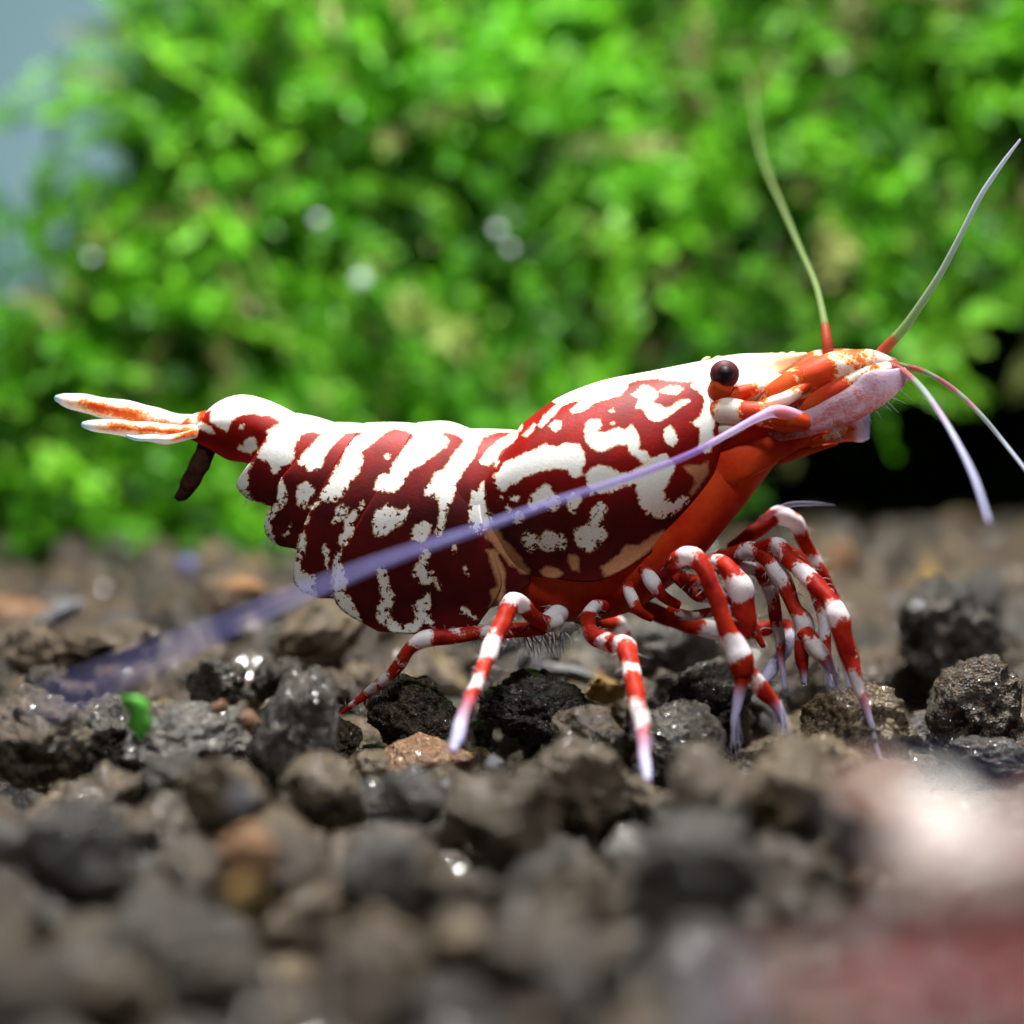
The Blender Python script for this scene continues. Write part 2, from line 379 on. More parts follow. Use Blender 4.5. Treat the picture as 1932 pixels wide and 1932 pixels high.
hero(470, 1362, 20, 'orange', 'small orange crumb wedged between slate and round charcoal granules', hit(1440) - 0.1, 5)
hero(780, 1345, 96, 'dark brown', 'rounded brown granule with glints left of the middle walking leg', None, 0, rot=(0.4, 0.2, 1.0))
hero(1015, 1335, 120, 'slate grey', 'large mottled grey granule between the two forward walking legs', None, 1, (1.15, 0.9, 0.85), rot=(0.2, 0.1, 0.4))
hero(805, 1430, 58, 'orange', 'blurry orange brown granule at the foot of the middle leg', -0.42, 8, (1.3, 0.9, 0.7))
hero(700, 1455, 46, 'tan', 'pale tan granule left of the orange brown one', -0.62, 9, (0.9, 0.9, 1.2))
hero(932, 1442, 16, 'pale', 'tiny white chip between granules behind the big olive tan one', -0.72, 10)
hero(840, 1488, 17, 'pale', 'small upright white chip between foreground granules', -1.0, 11, (0.6, 0.7, 1.3), rot=(0, 0, 0))
hero(1010, 1245, 58, 'slate grey', 'grey granule in the shade beneath the belly of the large shrimp')
hero(1075, 1270, 38, 'pale', 'flat whitish chip on the ground beneath the large shrimp', None, 9, (1.5, 1, 0.45), rot=(0, 0.25, 0))
hero(1140, 1305, 32, 'yellow', 'yellowish chip left of the straight downward leg', None, 8, (1.3, 0.9, 0.8))
hero(1270, 1225, 84, 'slate grey', 'smooth dark grey granule under the front legs of the large shrimp', None, 9, rot=(0, 0, 0.4))
hero(1335, 1320, 92, 'charcoal grey', 'glittering black granule with sharp crags below the front legs', None, 6)
hero(1275, 1400, 86, 'charcoal grey', 'dark smooth granule right of the straight downward leg', -0.45, 8)
hero(1120, 1400, 80, 'dark brown', 'dark brown granule between grey and charcoal ones under the shrimp', -0.5)
hero(1625, 1375, 118, 'tan', 'layered grey tan granule touched by the frontmost foot', -0.28, 7, (0.95, 0.9, 1.0), rot=(0.2, 0.5, 0.2))
hero(1790, 1200, 108, 'charcoal grey', 'jagged black granule with yellow glints right of the front legs', None, 4)
hero(1845, 1335, 108, 'dark brown', 'shadowed brown granule under the jagged black one', None, 0)
hero(1880, 1440, 92, 'slate grey', 'speckled grey granule with pale streaks at the right edge', -0.35, 5, (1.2, 0.9, 0.7), rot=(0.1, 0.2, 0.3))
hero(1757, 1100, 27, 'yellow', 'glowing yellow orange granule behind the jagged black one', None, 10, (1.2, 1, 0.9))
hero(1590, 1066, 34, 'orange', 'dull orange granule behind the front legs of the large shrimp', None, 10, (1.3, 1, 0.7))
hero(1850, 1130, 56, 'slate grey', 'smooth pale grey granule right of the yellow orange one', None, 8)
hero(1735, 1150, 20, 'pale', 'small bluish white chip on top of the jagged black granule', hit(1250) - 0.15, 11)
hero(430, 1515, 84, 'tan', 'blurred tan granule carrying a modelled highlight in the foreground', None, 8)
hero(455, 1512, 30, 'pale', 'blurred bluish white piece modelled as highlight on foreground tan granule', hit(1560) - 0.22, 10)  # pale piece added as the highlight on the tan granule
hero(465, 1620, 62, 'orange', 'blurred orange pink granule in the foreground', hit(1660), 9)
hero(460, 1690, 38, 'yellow', 'blurred amber chip below the orange pink granule', hit(1720) - 0.1, 10)
hero(950, 1545, 118, 'tan', 'big olive tan granule with dark hollow in the foreground', None, 3)
hero(1335, 1505, 92, 'tan', 'blurred tan granule in front of the thick clawed leg', None, 8)
hero(1490, 1500, 104, 'tan', 'rounded blurred tan granule in front of the long front leg', None, 9)
hero(1640, 1530, 96, 'dark brown', 'blurred brown granule behind the small blurred shrimp', None, 8)
hero(1560, 1455, 66, 'tan', 'smooth round tan granule peeking over the broad blurred one', -0.75, 10)
hero(150, 1600, 120, 'slate grey', 'pale grey blurred granule in the left foreground', None, 1)
hero(715, 1660, 92, 'slate grey', 'whitish grey blurred granule in the foreground', None, 9)
hero(610, 1495, 92, 'tan', 'olive tan blurred granule behind the whitish grey one', -1.15, 11)
hero(780, 1510, 60, 'slate grey', 'greyish blurred granule between olive tan ones', -1.2, 10)
hero(1310, 1650, 140, 'charcoal grey', 'dark blurred granule left of the small blurred shrimp', None, 9)
hero(1105, 1490, 96, 'tan', 'light brown blurred granule right of the big olive tan one', -1.05, 9)
hero(1222, 1532, 72, 'tan', 'blurred tan granule under the foot of the straight downward leg', -0.98, 3)
hero(642, 1388, 46, 'dark brown', 'small brown granule under the thin hind foot', -0.15, 6)
hero(330, 1470, 60, 'charcoal grey', 'black granule in the gap below the slate grey one', -1.0, 9)

# ------------------------------------------------------------------ scattered granules
cells = {}
pts = []
def try_add(x, y, r, sp):
    k = (int(math.floor(x / 0.5)), int(math.floor(y / 0.5)))
    for a in (-1, 0, 1):
        for b_ in (-1, 0, 1):
            for (qx, qy, qr) in cells.get((k[0] + a, k[1] + b_), ()):
                if (qx - x) ** 2 + (qy - y) ** 2 < (sp * (r + qr)) ** 2: return False
    cells.setdefault(k, []).append((x, y, r)); return True
for (x, y, r, _) in placed:
    k = (int(math.floor(x / 0.5)), int(math.floor(y / 0.5))); cells.setdefault(k, []).append((x, y, r * 0.9))
for k in range(42000):
    y = random.uniform(-4.2, 6.8)
    hwid = 1.6 * (7 + y) / 7 + 0.35
    x = random.uniform(-hwid, hwid)
    r = random.choice((0.13, 0.16, 0.19, 0.21, 0.235)) * random.uniform(0.9, 1.1)
    if y < -1.5: r *= 0.85
    if k > 15000: r *= 0.5
    if k > 17500: break
    if try_add(x, y, r, 0.78): pts.append((x, y, r))
under = []
for j in range(int(11.5 / 0.2)):
    for i in range(-24, 25):
        y = -4.4 + j * 0.2; x = i * 0.2 + (0.1 if j % 2 else 0)
        if abs(x) < 1.6 * (7 + y) / 7 + 0.6: under.append((x + random.uniform(-.05, .05), y + random.uniform(-.05, .05), random.uniform(0.11, 0.16)))
items = []
for (x, y, r) in pts:
    z = ground(y, x) - r * 0.78 + random.uniform(-0.08, 0.04)
    f = PX * 7 / (7 + y)
    for (hx, hy, hr, _) , hz in zip(placed, placed_z):          # keep the hand-placed granules in sight
        g = PX * 7 / (7 + hy)
        if hy > y and abs(hx * g - x * f) < r * f + 0.5 * hr * g:
            z = min(z, (hz - 0.30 * hr) * g / f - r * 0.95)
    if z < ground(y, x) - 0.55: continue
    px = 966 + x * PX * 7 / (7 + y); py = HORIZON - z * PX * 7 / (7 + y)
    seen = -60 < px < 1992 and py < 2000
    items.append((r / (7 + y) if seen else 0, x, y, z, r))
items.sort(reverse=True)
NAMED = 230
MARKS = [(h[0], h[1], h[3]) for h in placed] + [
    (P(645, 1343, -.16)[0], -.16, 'the thin hind foot of the large shrimp'), (P(855, 1420, -.84)[0], -.84, 'the bent leg of the large shrimp'),
    (P(1220, 1470, -.93)[0], -.93, 'the straight planted leg of the large shrimp'), (P(1662, 1440, -.43)[0], -.43, 'the long front leg of the large shrimp'),
    (-0.75, 0.1, 'the rear belly of the large shrimp'), (-1.2, 5.0, 'the moss below the tail fan'), (0.0, 5.0, 'the moss below the shrimp back'), (2.0, 5.0, 'the black hollow in the moss'),
    (0.75, -4.0, 'the small blurred shrimp')]
for (s, x, y, z, r) in items[:NAMED]:
    c = random.choices(('dark brown', 'charcoal grey', 'tan', 'slate grey', 'orange'), (34, 22, 33, 10, 1.2))[0]
    o = granule('soil_granule', (x, y, z), r, c)
    mx, my, mt = min(MARKS, key=lambda m: (m[0] - x) ** 2 + (m[1] - y) ** 2)
    rel = 'behind' if y - my > abs(x - mx) * 1.2 else 'in front of' if my - y > abs(x - mx) * 1.2 else 'beside'
    size = 'large' if r > 0.185 else 'middling' if r > 0.125 else 'small'
    tag(o, f'{size} {c} granule {rel} {mt}', 'soil granule', f'{size} {c} granules {rel} {mt}')
low = [granule_mesh(300 + i, 3, 0.9, 7) for i in range(5)]
lowV = [np.array([v.co[:] for v in m.vertices]) for m in low]; lowF = [np.array([p.vertices[:] for p in m.polygons]) for m in low]
def joined(name, lst, slots):
    V, F, mi, base = [], [], [], 0
    for (x, y, z, r) in lst:
        k = random.randrange(5); R = np.array(Euler((random.uniform(0, 6), random.uniform(0, 6), random.uniform(0, 6))).to_matrix())
        V.append(lowV[k] @ R.T * r + np.array((x, y, z))); F.append(lowF[k] + base); base += len(lowV[k])
        mi += [random.choices(range(len(slots)), (45, 30, 18, 7)[:len(slots)])[0]] * len(lowF[k])
    return mesh_obj(name, np.concatenate(V), np.concatenate(F), [SOIL[s] for s in slots], matidx=mi)
o = joined('soil_gravel', [(x, y, z, r) for (s, x, y, z, r) in items[NAMED:]] + [(x, y, ground(y, x) - 0.28 + random.uniform(-.03, .03), r) for (x, y, r) in under],
           ('dark brown', 'charcoal grey', 'tan', 'slate grey'))
tag(o, 'fine dark aquarium soil filling the gaps and the distant bed', 'soil', kind='stuff')

# ------------------------------------------------------------------ moss bank
def moss_mat(name, deep, mid, tip):
    m, nt, b, out = new_mat(name)
    h = attr(nt, 'hue')
    c = ramp(nt, h, [(0.0, deep), (0.45, mid), (0.85, tip), (1.0, (0.30, 0.30, 0.11))])
    n = tex_noise(nt, 1.1, 2, 0.5)
    c = mix_c(nt, 0.7, c, mix_c(nt, remap(nt, n.outputs[0], 0.35, 0.65), (0.40, 0.42, 0.38), (1.15, 1.12, 1.0)), 'MULTIPLY')
    nt.links.new(c, b.inputs['Base Color']); b.inputs['Roughness'].default_value = 0.45; b.inputs['Specular IOR Level'].default_value = 0.3
    tr = N(nt, 'ShaderNodeBsdfTranslucent'); nt.links.new(c, tr.inputs[0])
    mx = N(nt, 'ShaderNodeMixShader'); mx.inputs[0].default_value = 0.42
    nt.links.new(b.outputs[0], mx.inputs[1]); nt.links.new(tr.outputs[0], mx.inputs[2]); nt.links.new(mx.outputs[0], out.inputs['Surface'])
    return m
M['moss'] = moss_mat('moss_leaf', (0.020, 0.095, 0.003), (0.11, 0.44, 0.010), (0.26, 0.70, 0.035))
M['moss_shade_backing'] = plain('moss_shade_backing', (0.010, 0.030, 0.006), 0.9, 0.6, 3, spec=0.1, bumpd=0)  # near-black green painted as the shade deep in the moss
M['moss_stem'] = plain('moss_stem', (0.10, 0.16, 0.02), 0.7, 0.4, 6, spec=0.2, bumpd=0)

def frond(root, direc, length, rnd, leaf=0.085, n=15):
    """leafy moss shoot: returns leaf verts/faces and the stem points"""
    V, F = [], []
    d = Vector(direc).normalized(); p = Vector(root); stem = [p.copy()]
    side0 = d.cross(Vector((rnd.gauss(0, 1), rnd.gauss(0, 1), rnd.gauss(0, 1)))).normalized()
    st = length / n
    for i in range(n):
        d = (d + Vector((rnd.gauss(0, .07), rnd.gauss(0, .07), rnd.gauss(0, .07) - 0.02))).normalized()
        p = p + d * st; stem.append(p.copy())
        L = leaf * (1.0 - 0.55 * abs(i / n - 0.45)) * rnd.uniform(0.8, 1.2)
        for s in (-1, 1):
            side = (Matrix.Rotation(rnd.uniform(-.5, .5) + i * 0.35, 3, d) @ side0) * s
            ax = (side * 0.8 + d * 0.65).normalized(); wv = ax.cross(Vector((rnd.gauss(0, .4), -1, rnd.gauss(.4, .4)))).normalized() * L * 0.24
            b0 = len(V)
            q = p + ax * L * 0.5
            V += [p, q + wv, p + ax * L, q - wv]; F.append((b0, b0 + 1, b0 + 2, b0 + 3))
    b0 = len(V); w = Vector((0.006, 0, 0.004))
    for q in stem[::3]: V += [q - w, q + w]
    for i in range(len(stem[::3]) - 1): F.append((b0 + 2 * i, b0 + 2 * i + 1, b0 + 2 * i + 3, b0 + 2 * i + 2))
    return V, F, stem
TOP = [(-400, 900), (0, 700), (40, 560), (70, 420), (110, 370), (200, 365), (245, 330), (265, 250), (300, 120), (360, -100), (430, -400), (2400, -500)]
LOW = [(-400, 1060), (1230, 1030), (1320, 800), (1420, 720), (1640, 650), (1760, 610), (1932, 550), (2400, 500)]
def prof(T, x): return float(np.interp(x, [p[0] for p in T], [p[1] for p in T]))
def moss_front(x, z):
    zz = z + 0.6
    return 5.3 + 0.28 * zz + 0.9 * noise.noise((x * 0.55, z * 0.6, 3.1)) + 0.35 * noise.noise((x * 1.7, z * 1.7, 8.0))
rnd = random.Random(21)
MV, MF, MH, base = [], [], [], 0
nclump = 0; tries = 0
while nclump < 560 and tries < 9000:
    tries += 1
    x = rnd.uniform(-4.3, 4.3); z = rnd.uniform(-0.75, 4.3)
    y = moss_front(x, z) + rnd.uniform(-0.2, 0.5)
    k = 7 / (7 + y) * PX
    px, py = 966 + x * k, HORIZON - z * k
    if py < prof(TOP, px) + 105: continue
    back = False
    if py > prof(LOW, px) - 20:
        if px < 1300 or rnd.random() > 0.03: continue
        y += rnd.uniform(2.6, 3.6); back = True
    nclump += 1
    h0 = min(1, max(0, rnd.gauss(0.52, 0.26)))
    if rnd.random() < 0.05: h0 = 0.97
    cl = Vector((rnd.gauss(0, .45), -0.55, 0.55 + rnd.gauss(0, .35)))
    for q in range(rnd.randint(6, 11)):
        d = cl + Vector((rnd.gauss(0, .65), rnd.gauss(0, .45), rnd.gauss(0, .6)))
        ro = Vector((x, y, z)) + Vector((rnd.gauss(0, .14), rnd.gauss(0, .12) + 0.1, rnd.gauss(0, .14)))
        V, F, st = frond(ro, d, rnd.uniform(0.45, 1.05), rnd, rnd.uniform(0.075, 0.12), 20)
        MV += V; MF += [tuple(i + base for i in f) for f in F]; base = len(MV)
        MH += [min(1, max(0, h0 + rnd.gauss(0, .10)))] * len(V)
nleaf = len(MF)
# dark backing sheet behind the shoots; its dark colour stands in for shade
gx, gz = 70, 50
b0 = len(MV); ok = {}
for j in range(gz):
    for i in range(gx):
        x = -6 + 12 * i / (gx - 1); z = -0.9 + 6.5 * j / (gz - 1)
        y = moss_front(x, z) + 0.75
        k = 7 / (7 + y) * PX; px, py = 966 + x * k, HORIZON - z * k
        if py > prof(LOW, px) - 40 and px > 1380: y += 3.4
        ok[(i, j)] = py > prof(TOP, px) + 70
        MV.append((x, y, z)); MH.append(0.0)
backing = []
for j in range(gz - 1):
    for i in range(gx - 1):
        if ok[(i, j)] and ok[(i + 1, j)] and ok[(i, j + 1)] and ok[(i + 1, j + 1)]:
            a = b0 + j * gx + i; backing.append((a, a + 1, a + gx + 1, a + gx))
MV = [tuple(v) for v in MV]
moss = mesh_obj('moss', MV, MF + backing, [M['moss'], M['moss_shade_backing']], attrs={'hue': MH}, matidx=[0] * nleaf + [1] * len(backing), smooth=False)
tag(moss, 'thick bright green moss bank filling the background', 'moss', kind='stuff')

def frond_thing(px, py, y, dirpx, length, hue, label, leaf=0.11, n=18, seed=1):
    r_ = random.Random(seed); root = P(px, py, y)
    t = empty('moss_frond', root)
    d = (dirpx[0], dirpx[2] if len(dirpx) > 2 else -0.2, -dirpx[1])
    V, F, st = frond(root, d, length, r_, leaf, n)
    nl = n * 2
    mesh_obj('leaves', [tuple(v) for v in V[:nl * 4]], F[:nl], M['moss'], t, {'hue': [hue] * (nl * 4)}, smooth=False)
    tv, tf, ti, sg = tube_geo([tuple(s) for s in st[::3]], [0.014] * len(st[::3]), nv=6)
    mesh_obj('stem', tv, tf, M['moss_stem'], t)
    return tag(t, label, 'moss', 'single moss shoots')
frond_thing(735, 545, 4.6, (0.75, 0.62), 0.62, 0.96, 'pale yellowish moss shoot pointing down towards the shrimp back', 0.17, 16, 3)
frond_thing(1690, 690, 4.8, (0.86, -0.42), 1.3, 0.62, 'long bright moss shoot slanting up above the black hollow', 0.14, 26, 4)
frond_thing(1385, 640, 4.7, (0.3, -0.9), 0.42, 0.35, 'small dim moss shoot behind the eye of the large shrimp', 0.12, 12, 5)
frond_thing(165, 460, 5.2, (0.25, -1), 0.34, 0.55, 'stubby moss shoot standing against the blue grey tank wall', 0.12, 12, 6)
frond_thing(105, 430, 5.4, (-0.2, -1), 0.30, 0.5, 'short moss shoot left of the stubby one against the tank wall', 0.12, 12, 7)
frond_thing(75, 500, 6.3, (-0.12, -1), 1.15, 0.25, 'thin dark moss shoot rising tall before the tank wall', 0.09, 26, 8)
frond_thing(60, 830, 4.5, (0.6, 0.6), 0.5, 0.8, 'light green moss shoot hanging above the tail fan', 0.15, 14, 9)
frond_thing(1170, 640, 4.8, (-0.2, -0.9), 0.6, 0.75, 'bright upright moss shoot above the carapace of the large shrimp', 0.15, 16, 10)
frond_thing(1560, 400, 4.9, (0.2, 0.9), 0.4, 0.99, 'straw coloured moss shoot between the two raised feelers', 0.15, 12, 11)

# tiny bubbles in the moss
mb, nt, b, out = new_mat('air_bubble')
b.inputs['Base Color'].default_value = (0.82, 0.9, 0.92, 1); b.inputs['Roughness'].default_value = 0.08; b.inputs['Specular IOR Level'].default_value = 0.9; b.inputs['Transmission Weight'].default_value = 0.45; b.inputs['IOR'].default_value = 1.2
for (px, py, r, lab) in ((683, 530, 0.048, 'bright pearly air bubble beside the pale yellowish moss shoot'), (600, 416, 0.032, 'pale green tinted air bubble in the moss above the abdomen'),
                         (938, 435, 0.03, 'upper one of two faint air bubbles above the carapace'), (962, 470, 0.026, 'lower one of two faint air bubbles above the carapace'),
                         (172, 487, 0.026, 'faint air bubble near the moss shoots by the tank wall')):
    bm = bmesh.new(); bmesh.ops.create_icosphere(bm, subdivisions=3, radius=r)
    for v in bm.verts: v.co.z *= 0.92
    me = bpy.data.meshes.new('air_bubble'); bm.to_mesh(me); bm.free(); me.materials.append(mb)
    me.polygons.foreach_set('use_smooth', [True] * len(me.polygons))
    o = bpy.data.objects.new('air_bubble', me); col.objects.link(o); o.location = P(px, py, 4.75)
    tag(o, lab, 'air bubble', 'air bubbles in the moss')

# ------------------------------------------------------------------ the large shrimp
BASE = Vector((0.1, 0, -0.93))
shrimp = empty('shrimp', BASE)
tag(shrimp, 'large red and white patterned shrimp standing on soil with raised feelers', 'shrimp', 'shrimps')
YB = -0.10
def B2(px, py):           # side view position on the body
    p = P(px, py, YB); return p[0], p[2]
def pxof(x, z):
    k = (7 + YB) / 7 / PX
    return x / k + 966, HORIZON - z / k

def zc(o, s, polys): return [[(o[0] + x * s, o[1] + y * s) for x, y in p] for p in polys]
Z1 = lambda P_: zc((70.75, 660.35), 0.29297, P_)
Z2 = lambda P_: zc((566.0, 707.5), 0.26861, P_)
Z3 = lambda P_: zc((896.2, 636.8), 0.26856, P_)
WHITES = Z2([
 [(-40,380),(0,425),(60,400),(140,405),(165,390),(130,430),(80,500),(20,560),(-10,600),(0,625),(80,680),(150,660),(180,630),(180,600),(220,520),(270,460),(300,420),(380,400),(440,408),(400,430),(330,510),(300,580),(250,680),(200,760),(160,850),(130,890),(70,920),(110,940),(160,900),(190,880),(270,890),(330,830),(370,760),(430,680),(460,600),(440,540),(500,490),(560,440),(620,390),(680,375),(760,400),(800,428),(740,500),(700,570),(650,620),(640,690),(570,700),(530,750),(530,800),(600,820),(680,815),(740,770),(770,700),(800,660),(870,630),(950,560),(1030,500),(1050,460),(1000,410),(1050,405),(1110,430),(1155,462),(1090,540),(1050,610),(1000,660),(950,680),(920,740),(880,800),(890,840),(940,860),(980,870),(990,930),(960,1090),(990,1140),(1020,1080),(1030,1020),(1050,930),(1100,830),(1110,750),(1150,680),(1230,580),(1250,500),(1290,440),(1380,405),(1480,402),(1560,395),(1560,100),(-40,100)],
 [(1480,410),(1400,450),(1320,520),(1260,600),(1270,630),(1330,640),(1380,600),(1420,530),(1500,470),(1540,400)],
 [(1370,610),(1400,600),(1380,650),(1360,640)],
 [(-10,800),(10,765),(60,745),(110,770),(120,830),(80,880),(40,930),(-5,900)],
 [(270,920),(320,895),(360,920),(350,980),(300,1020),(250,1045),(240,1030),(265,980)],
 [(460,870),(470,900),(440,980),(400,1010),(400,1090),(370,1160),(310,1200),(280,1170),(290,1120),(330,1050),(330,1010),(380,950),(430,910)],
 [(180,1180),(200,1170),(230,1220),(220,1300),(205,1390),(190,1330),(190,1260),(172,1240)],
 [(250,1260),(290,1210),(320,1220),(310,1290),(350,1370),(360,1430),(340,1490),(380,1560),(410,1630),(440,1690),(490,1760),(430,1740),(330,1690),(250,1620),(225,1540),(225,1450),(240,1350)],
 [(550,940),(610,910),(640,890),(680,930),(720,940),(780,905),(795,950),(750,1020),(680,1070),(620,1120),(540,1125),(530,1080),(525,1000)],
 [(790,1090),(820,1040),(880,1015),(940,1020),(940,1060),(920,1100),(900,1150),(860,1170),(800,1150),(785,1110)],
 [(865,1190),(910,1190),(935,1240),(930,1300),(915,1330),(935,1370),(950,1420),(930,1465),(870,1460),(810,1420),(795,1380),(810,1330),(850,1290)],
 [(935,1350),(960,1370),(980,1440),(1010,1480),(985,1520),(960,1460)],
 [(560,1350),(600,1325),(630,1370),(645,1440),(675,1530),(670,1590),(650,1640),(640,1690),(680,1710),(740,1740),(800,1720),(820,1680),(800,1640),(800,1590),(850,1560),(890,1510),(925,1510),(925,1600),(910,1650),(950,1720),(930,1750),(870,1730),(850,1780),(760,1810),(640,1800),(620,1740),(580,1750),(545,1690),(550,1600),(580,1560),(570,1480),(555,1420)],
 [(1080,1180),(1105,1170),(1110,1210),(1090,1240),(1072,1215)],
 [(1150,1330),(1170,1320),(1210,1380),(1190,1400),(1160,1370)],
 [(1115,1620),(1150,1605),(1200,1640),(1260,1710),(1220,1710),(1170,1680),(1120,1660)],
 [(1270,760),(1295,735),(1310,830),(1310,900),(1320,950),(1360,970),(1365,1040),(1330,1060),(1290,1090),(1270,1110),(1220,1090),(1190,1040),(1185,950),(1200,870),(1215,800),(1250,795)],
 [(595,560),(625,545),(642,575),(620,598),(598,585)],
]) + Z1([
 [(860,430),(900,300),(1300,180),(1700,280),(1990,380),(1990,480),(1960,500),(1880,520),(1810,540),(1760,525),(1700,550),(1670,610),(1660,690),(1640,740),(1580,770),(1535,805),(1490,730),(1420,690),(1430,640),(1490,590),(1475,520),(1560,465),(1500,430),(1400,410),(1300,420),(1250,460),(1220,530),(1170,500),(1100,460),(1110,390),(1060,400),(980,450),(900,470),(870,455)],
 [(940,500),(990,480),(1040,455),(1110,490),(1140,540),(1100,540),(1040,510),(980,540)],
 [(1330,590),(1370,555),(1410,570),(1415,640),(1370,680),(1330,660),(1285,640),(1300,610),(1325,620)],
 [(1305,480),(1332,478),(1328,512),(1303,502)],
 [(1410,710),(1380,760),(1370,850),(1370,920),(1410,970),(1480,990),(1380,985),(1270,890),(1255,840),(1290,780),(1360,730)],
 [(1560,850),(1590,820),(1610,870),(1630,930),(1610,1000),(1540,1060),(1515,1110),(1520,1170),(1550,1250),(1490,1250),(1430,1130),(1460,1060),(1530,1000),(1550,930)],
 [(1580,1180),(1620,1140),(1650,1110),(1640,1170),(1600,1205)],
 [(1770,1040),(1780,1060),(1740,1150),(1750,1220),(1740,1300),(1710,1350),(1720,1400),(1760,1440),(1810,1440),(1800,1530),(1830,1600),(1740,1580),(1650,1500),(1630,1430),(1660,1280),(1710,1170)],
]) + Z3([
 [(330,690),(410,600),(425,610),(410,650),(370,695)],
 [(440,620),(490,540),(560,480),(605,465),(570,540),(500,600),(460,630)],
 [(510,620),(560,580),(600,590),(600,640),(560,670),(530,640)],
 [(540,440),(800,240),(1200,130),(1900,40),(2000,100),(1800,150),(1700,200),(1660,280),(1690,350),(1730,480),(1650,650),(1670,720),(1640,800),(1600,810),(1545,775),(1560,720),(1560,640),(1490,600),(1560,560),(1590,480),(1610,430),(1560,380),(1510,350),(1530,310),(1450,310),(1350,300),(1270,290),(1150,300),(1080,318),(1070,350),(1020,410),(900,440),(830,470),(740,530),(680,535),(660,510),(710,470),(760,435),(680,452),(600,488)],
 [(770,600),(800,575),(870,580),(885,620),(860,660),(900,665),(960,640),(1000,625),(1040,650),(1090,610),(1120,660),(1140,720),(1140,780),(1190,800),(1210,850),(1160,885),(1110,840),(1060,800),(1050,760),(970,760),(920,790),(880,810),(810,780),(770,740),(755,660)],
 [(1090,400),(1150,360),(1180,330),(1240,345),(1280,390),(1270,430),(1240,460),(1290,470),(1330,510),(1400,460),(1490,430),(1500,450),(1440,490),(1350,550),(1300,590),(1240,600),(1200,570),(1170,510),(1115,495),(1140,430)],
 [(1290,380),(1350,340),(1430,335),(1465,365),(1420,400),(1320,395)],
 [(1310,640),(1350,615),(1390,660),(1400,720),(1370,770),(1320,740),(1300,690)],
 [(130,960),(180,920),(210,870),(300,830),(400,790),(480,745),(560,765),(640,740),(720,745),(760,800),(770,880),(740,915),(750,960),(700,980),(660,970),(640,930),(590,920),(500,930),(420,950),(340,980),(290,1030),(240,1040),(200,1080),(160,1050),(130,1020)],
 [(760,960),(800,910),(860,890),(940,905),(1000,940),(1060,945),(1110,920),(1230,840),(1320,810),(1350,850),(1390,880),(1380,930),(1350,1000),(1310,1070),(1330,1110),(1370,1150),(1430,1110),(1490,1110),(1500,1150),(1440,1200),(1350,1260),(1290,1270),(1200,1240),(1140,1180),(1120,1100),(1110,1030),(1040,1040),(960,1080),(880,1090),(800,1100),(780,1050),(770,1000)],
 [(370,1110),(430,1060),(480,1020),(520,1030),(530,1070),(580,1100),(600,1140),(580,1190),(540,1215),(500,1200),(480,1170),(420,1205),(370,1200)],
 [(630,1110),(680,1065),(720,1080),(740,1130),(710,1200),(690,1240),(650,1210),(630,1160)],
 [(800,1200),(850,1140),(900,1150),(920,1190),(890,1260),(910,1340),(920,1380),(880,1430),(860,1470),(790,1500),(720,1460),(690,1400),(685,1330),(740,1320),(790,1280)],
 [(325,1380),(370,1345),(420,1370),(450,1400),(480,1350),(520,1330),(560,1360),(610,1370),(640,1430),(630,1490),(570,1480),(510,1495),(460,1480),(440,1450),(400,1510),(360,1490),(330,1430)],
 [(245,1110),(290,1090),(325,1120),(290,1150),(250,1135)],[(207,1180),(235,1155),(265,1190),(240,1225),(212,1205)],[(265,1230),(310,1210),(355,1220),(350,1260),(310,1310),(270,1290)],
 [(160,1105),(192,1105),(198,1140),(166,1135)],[(935,510),(965,500),(975,525),(942,533)],[(930,600),(962,586),(973,606),(942,618)],
])
TANS = Z2([
 [(1330,1060),(1390,1070),(1420,1130),(1500,1210),(1610,1360),(1610,1390),(1560,1390),(1480,1320),(1410,1250),(1360,1180),(1310,1130)],
 [(1320,1210),(1370,1210),(1410,1290),(1440,1380),(1440,1470),(1420,1570),(1350,1600),(1340,1500),(1380,1470),(1370,1380),(1330,1280)],
 [(1330,1610),(1400,1600),(1400,1650),(1360,1670),(1325,1640)]]) + Z3([
 [(660,1520),(700,1510),(730,1560),(730,1640),(680,1620),(650,1570)],[(455,1640),(500,1600),(570,1610),(610,1650),(560,1690),(540,1720),(490,1680)],
 [(880,1600),(1000,1510),(1050,1440),(1150,1460),(1230,1380),(1320,1350),(1330,1400),(1200,1500),(1050,1620),(900,1680)],
 [(1440,905),(1500,890),(1580,900),(1620,880),(1620,960),(1560,1060),(1510,1110),(1500,1090),(1540,1010),(1520,975),(1480,950)]])
def sdf(points, polys, far=40.0):
    res = np.full(len(points), -far)
    for pl in polys:
        p = np.asarray(pl, dtype=float); lo = p.min(0) - far; hi = p.max(0) + far
        sel = np.where(((points > lo) & (points < hi)).all(1))[0]
        if not len(sel): continue
        q = points[sel]; d2 = np.full(len(q), 1e9); inside = np.zeros(len(q), bool)
        for a, b_ in zip(p, np.roll(p, -1, 0)):
            e = b_ - a; t = np.clip(((q - a) @ e) / (e @ e + 1e-9), 0, 1)
            d2 = np.minimum(d2, ((q - a - t[:, None] * e) ** 2).sum(1))
            c = (a[1] > q[:, 1]) != (b_[1] > q[:, 1])
            if c.any():
                xi = (b_[0] - a[0]) * (q[:, 1] - a[1]) / (b_[1] - a[1] + 1e-12) + a[0]
                inside ^= c & (q[:, 0] < xi)
        res[sel] = np.maximum(res[sel], np.where(inside, 1, -1) * np.sqrt(d2))
    return res / PX

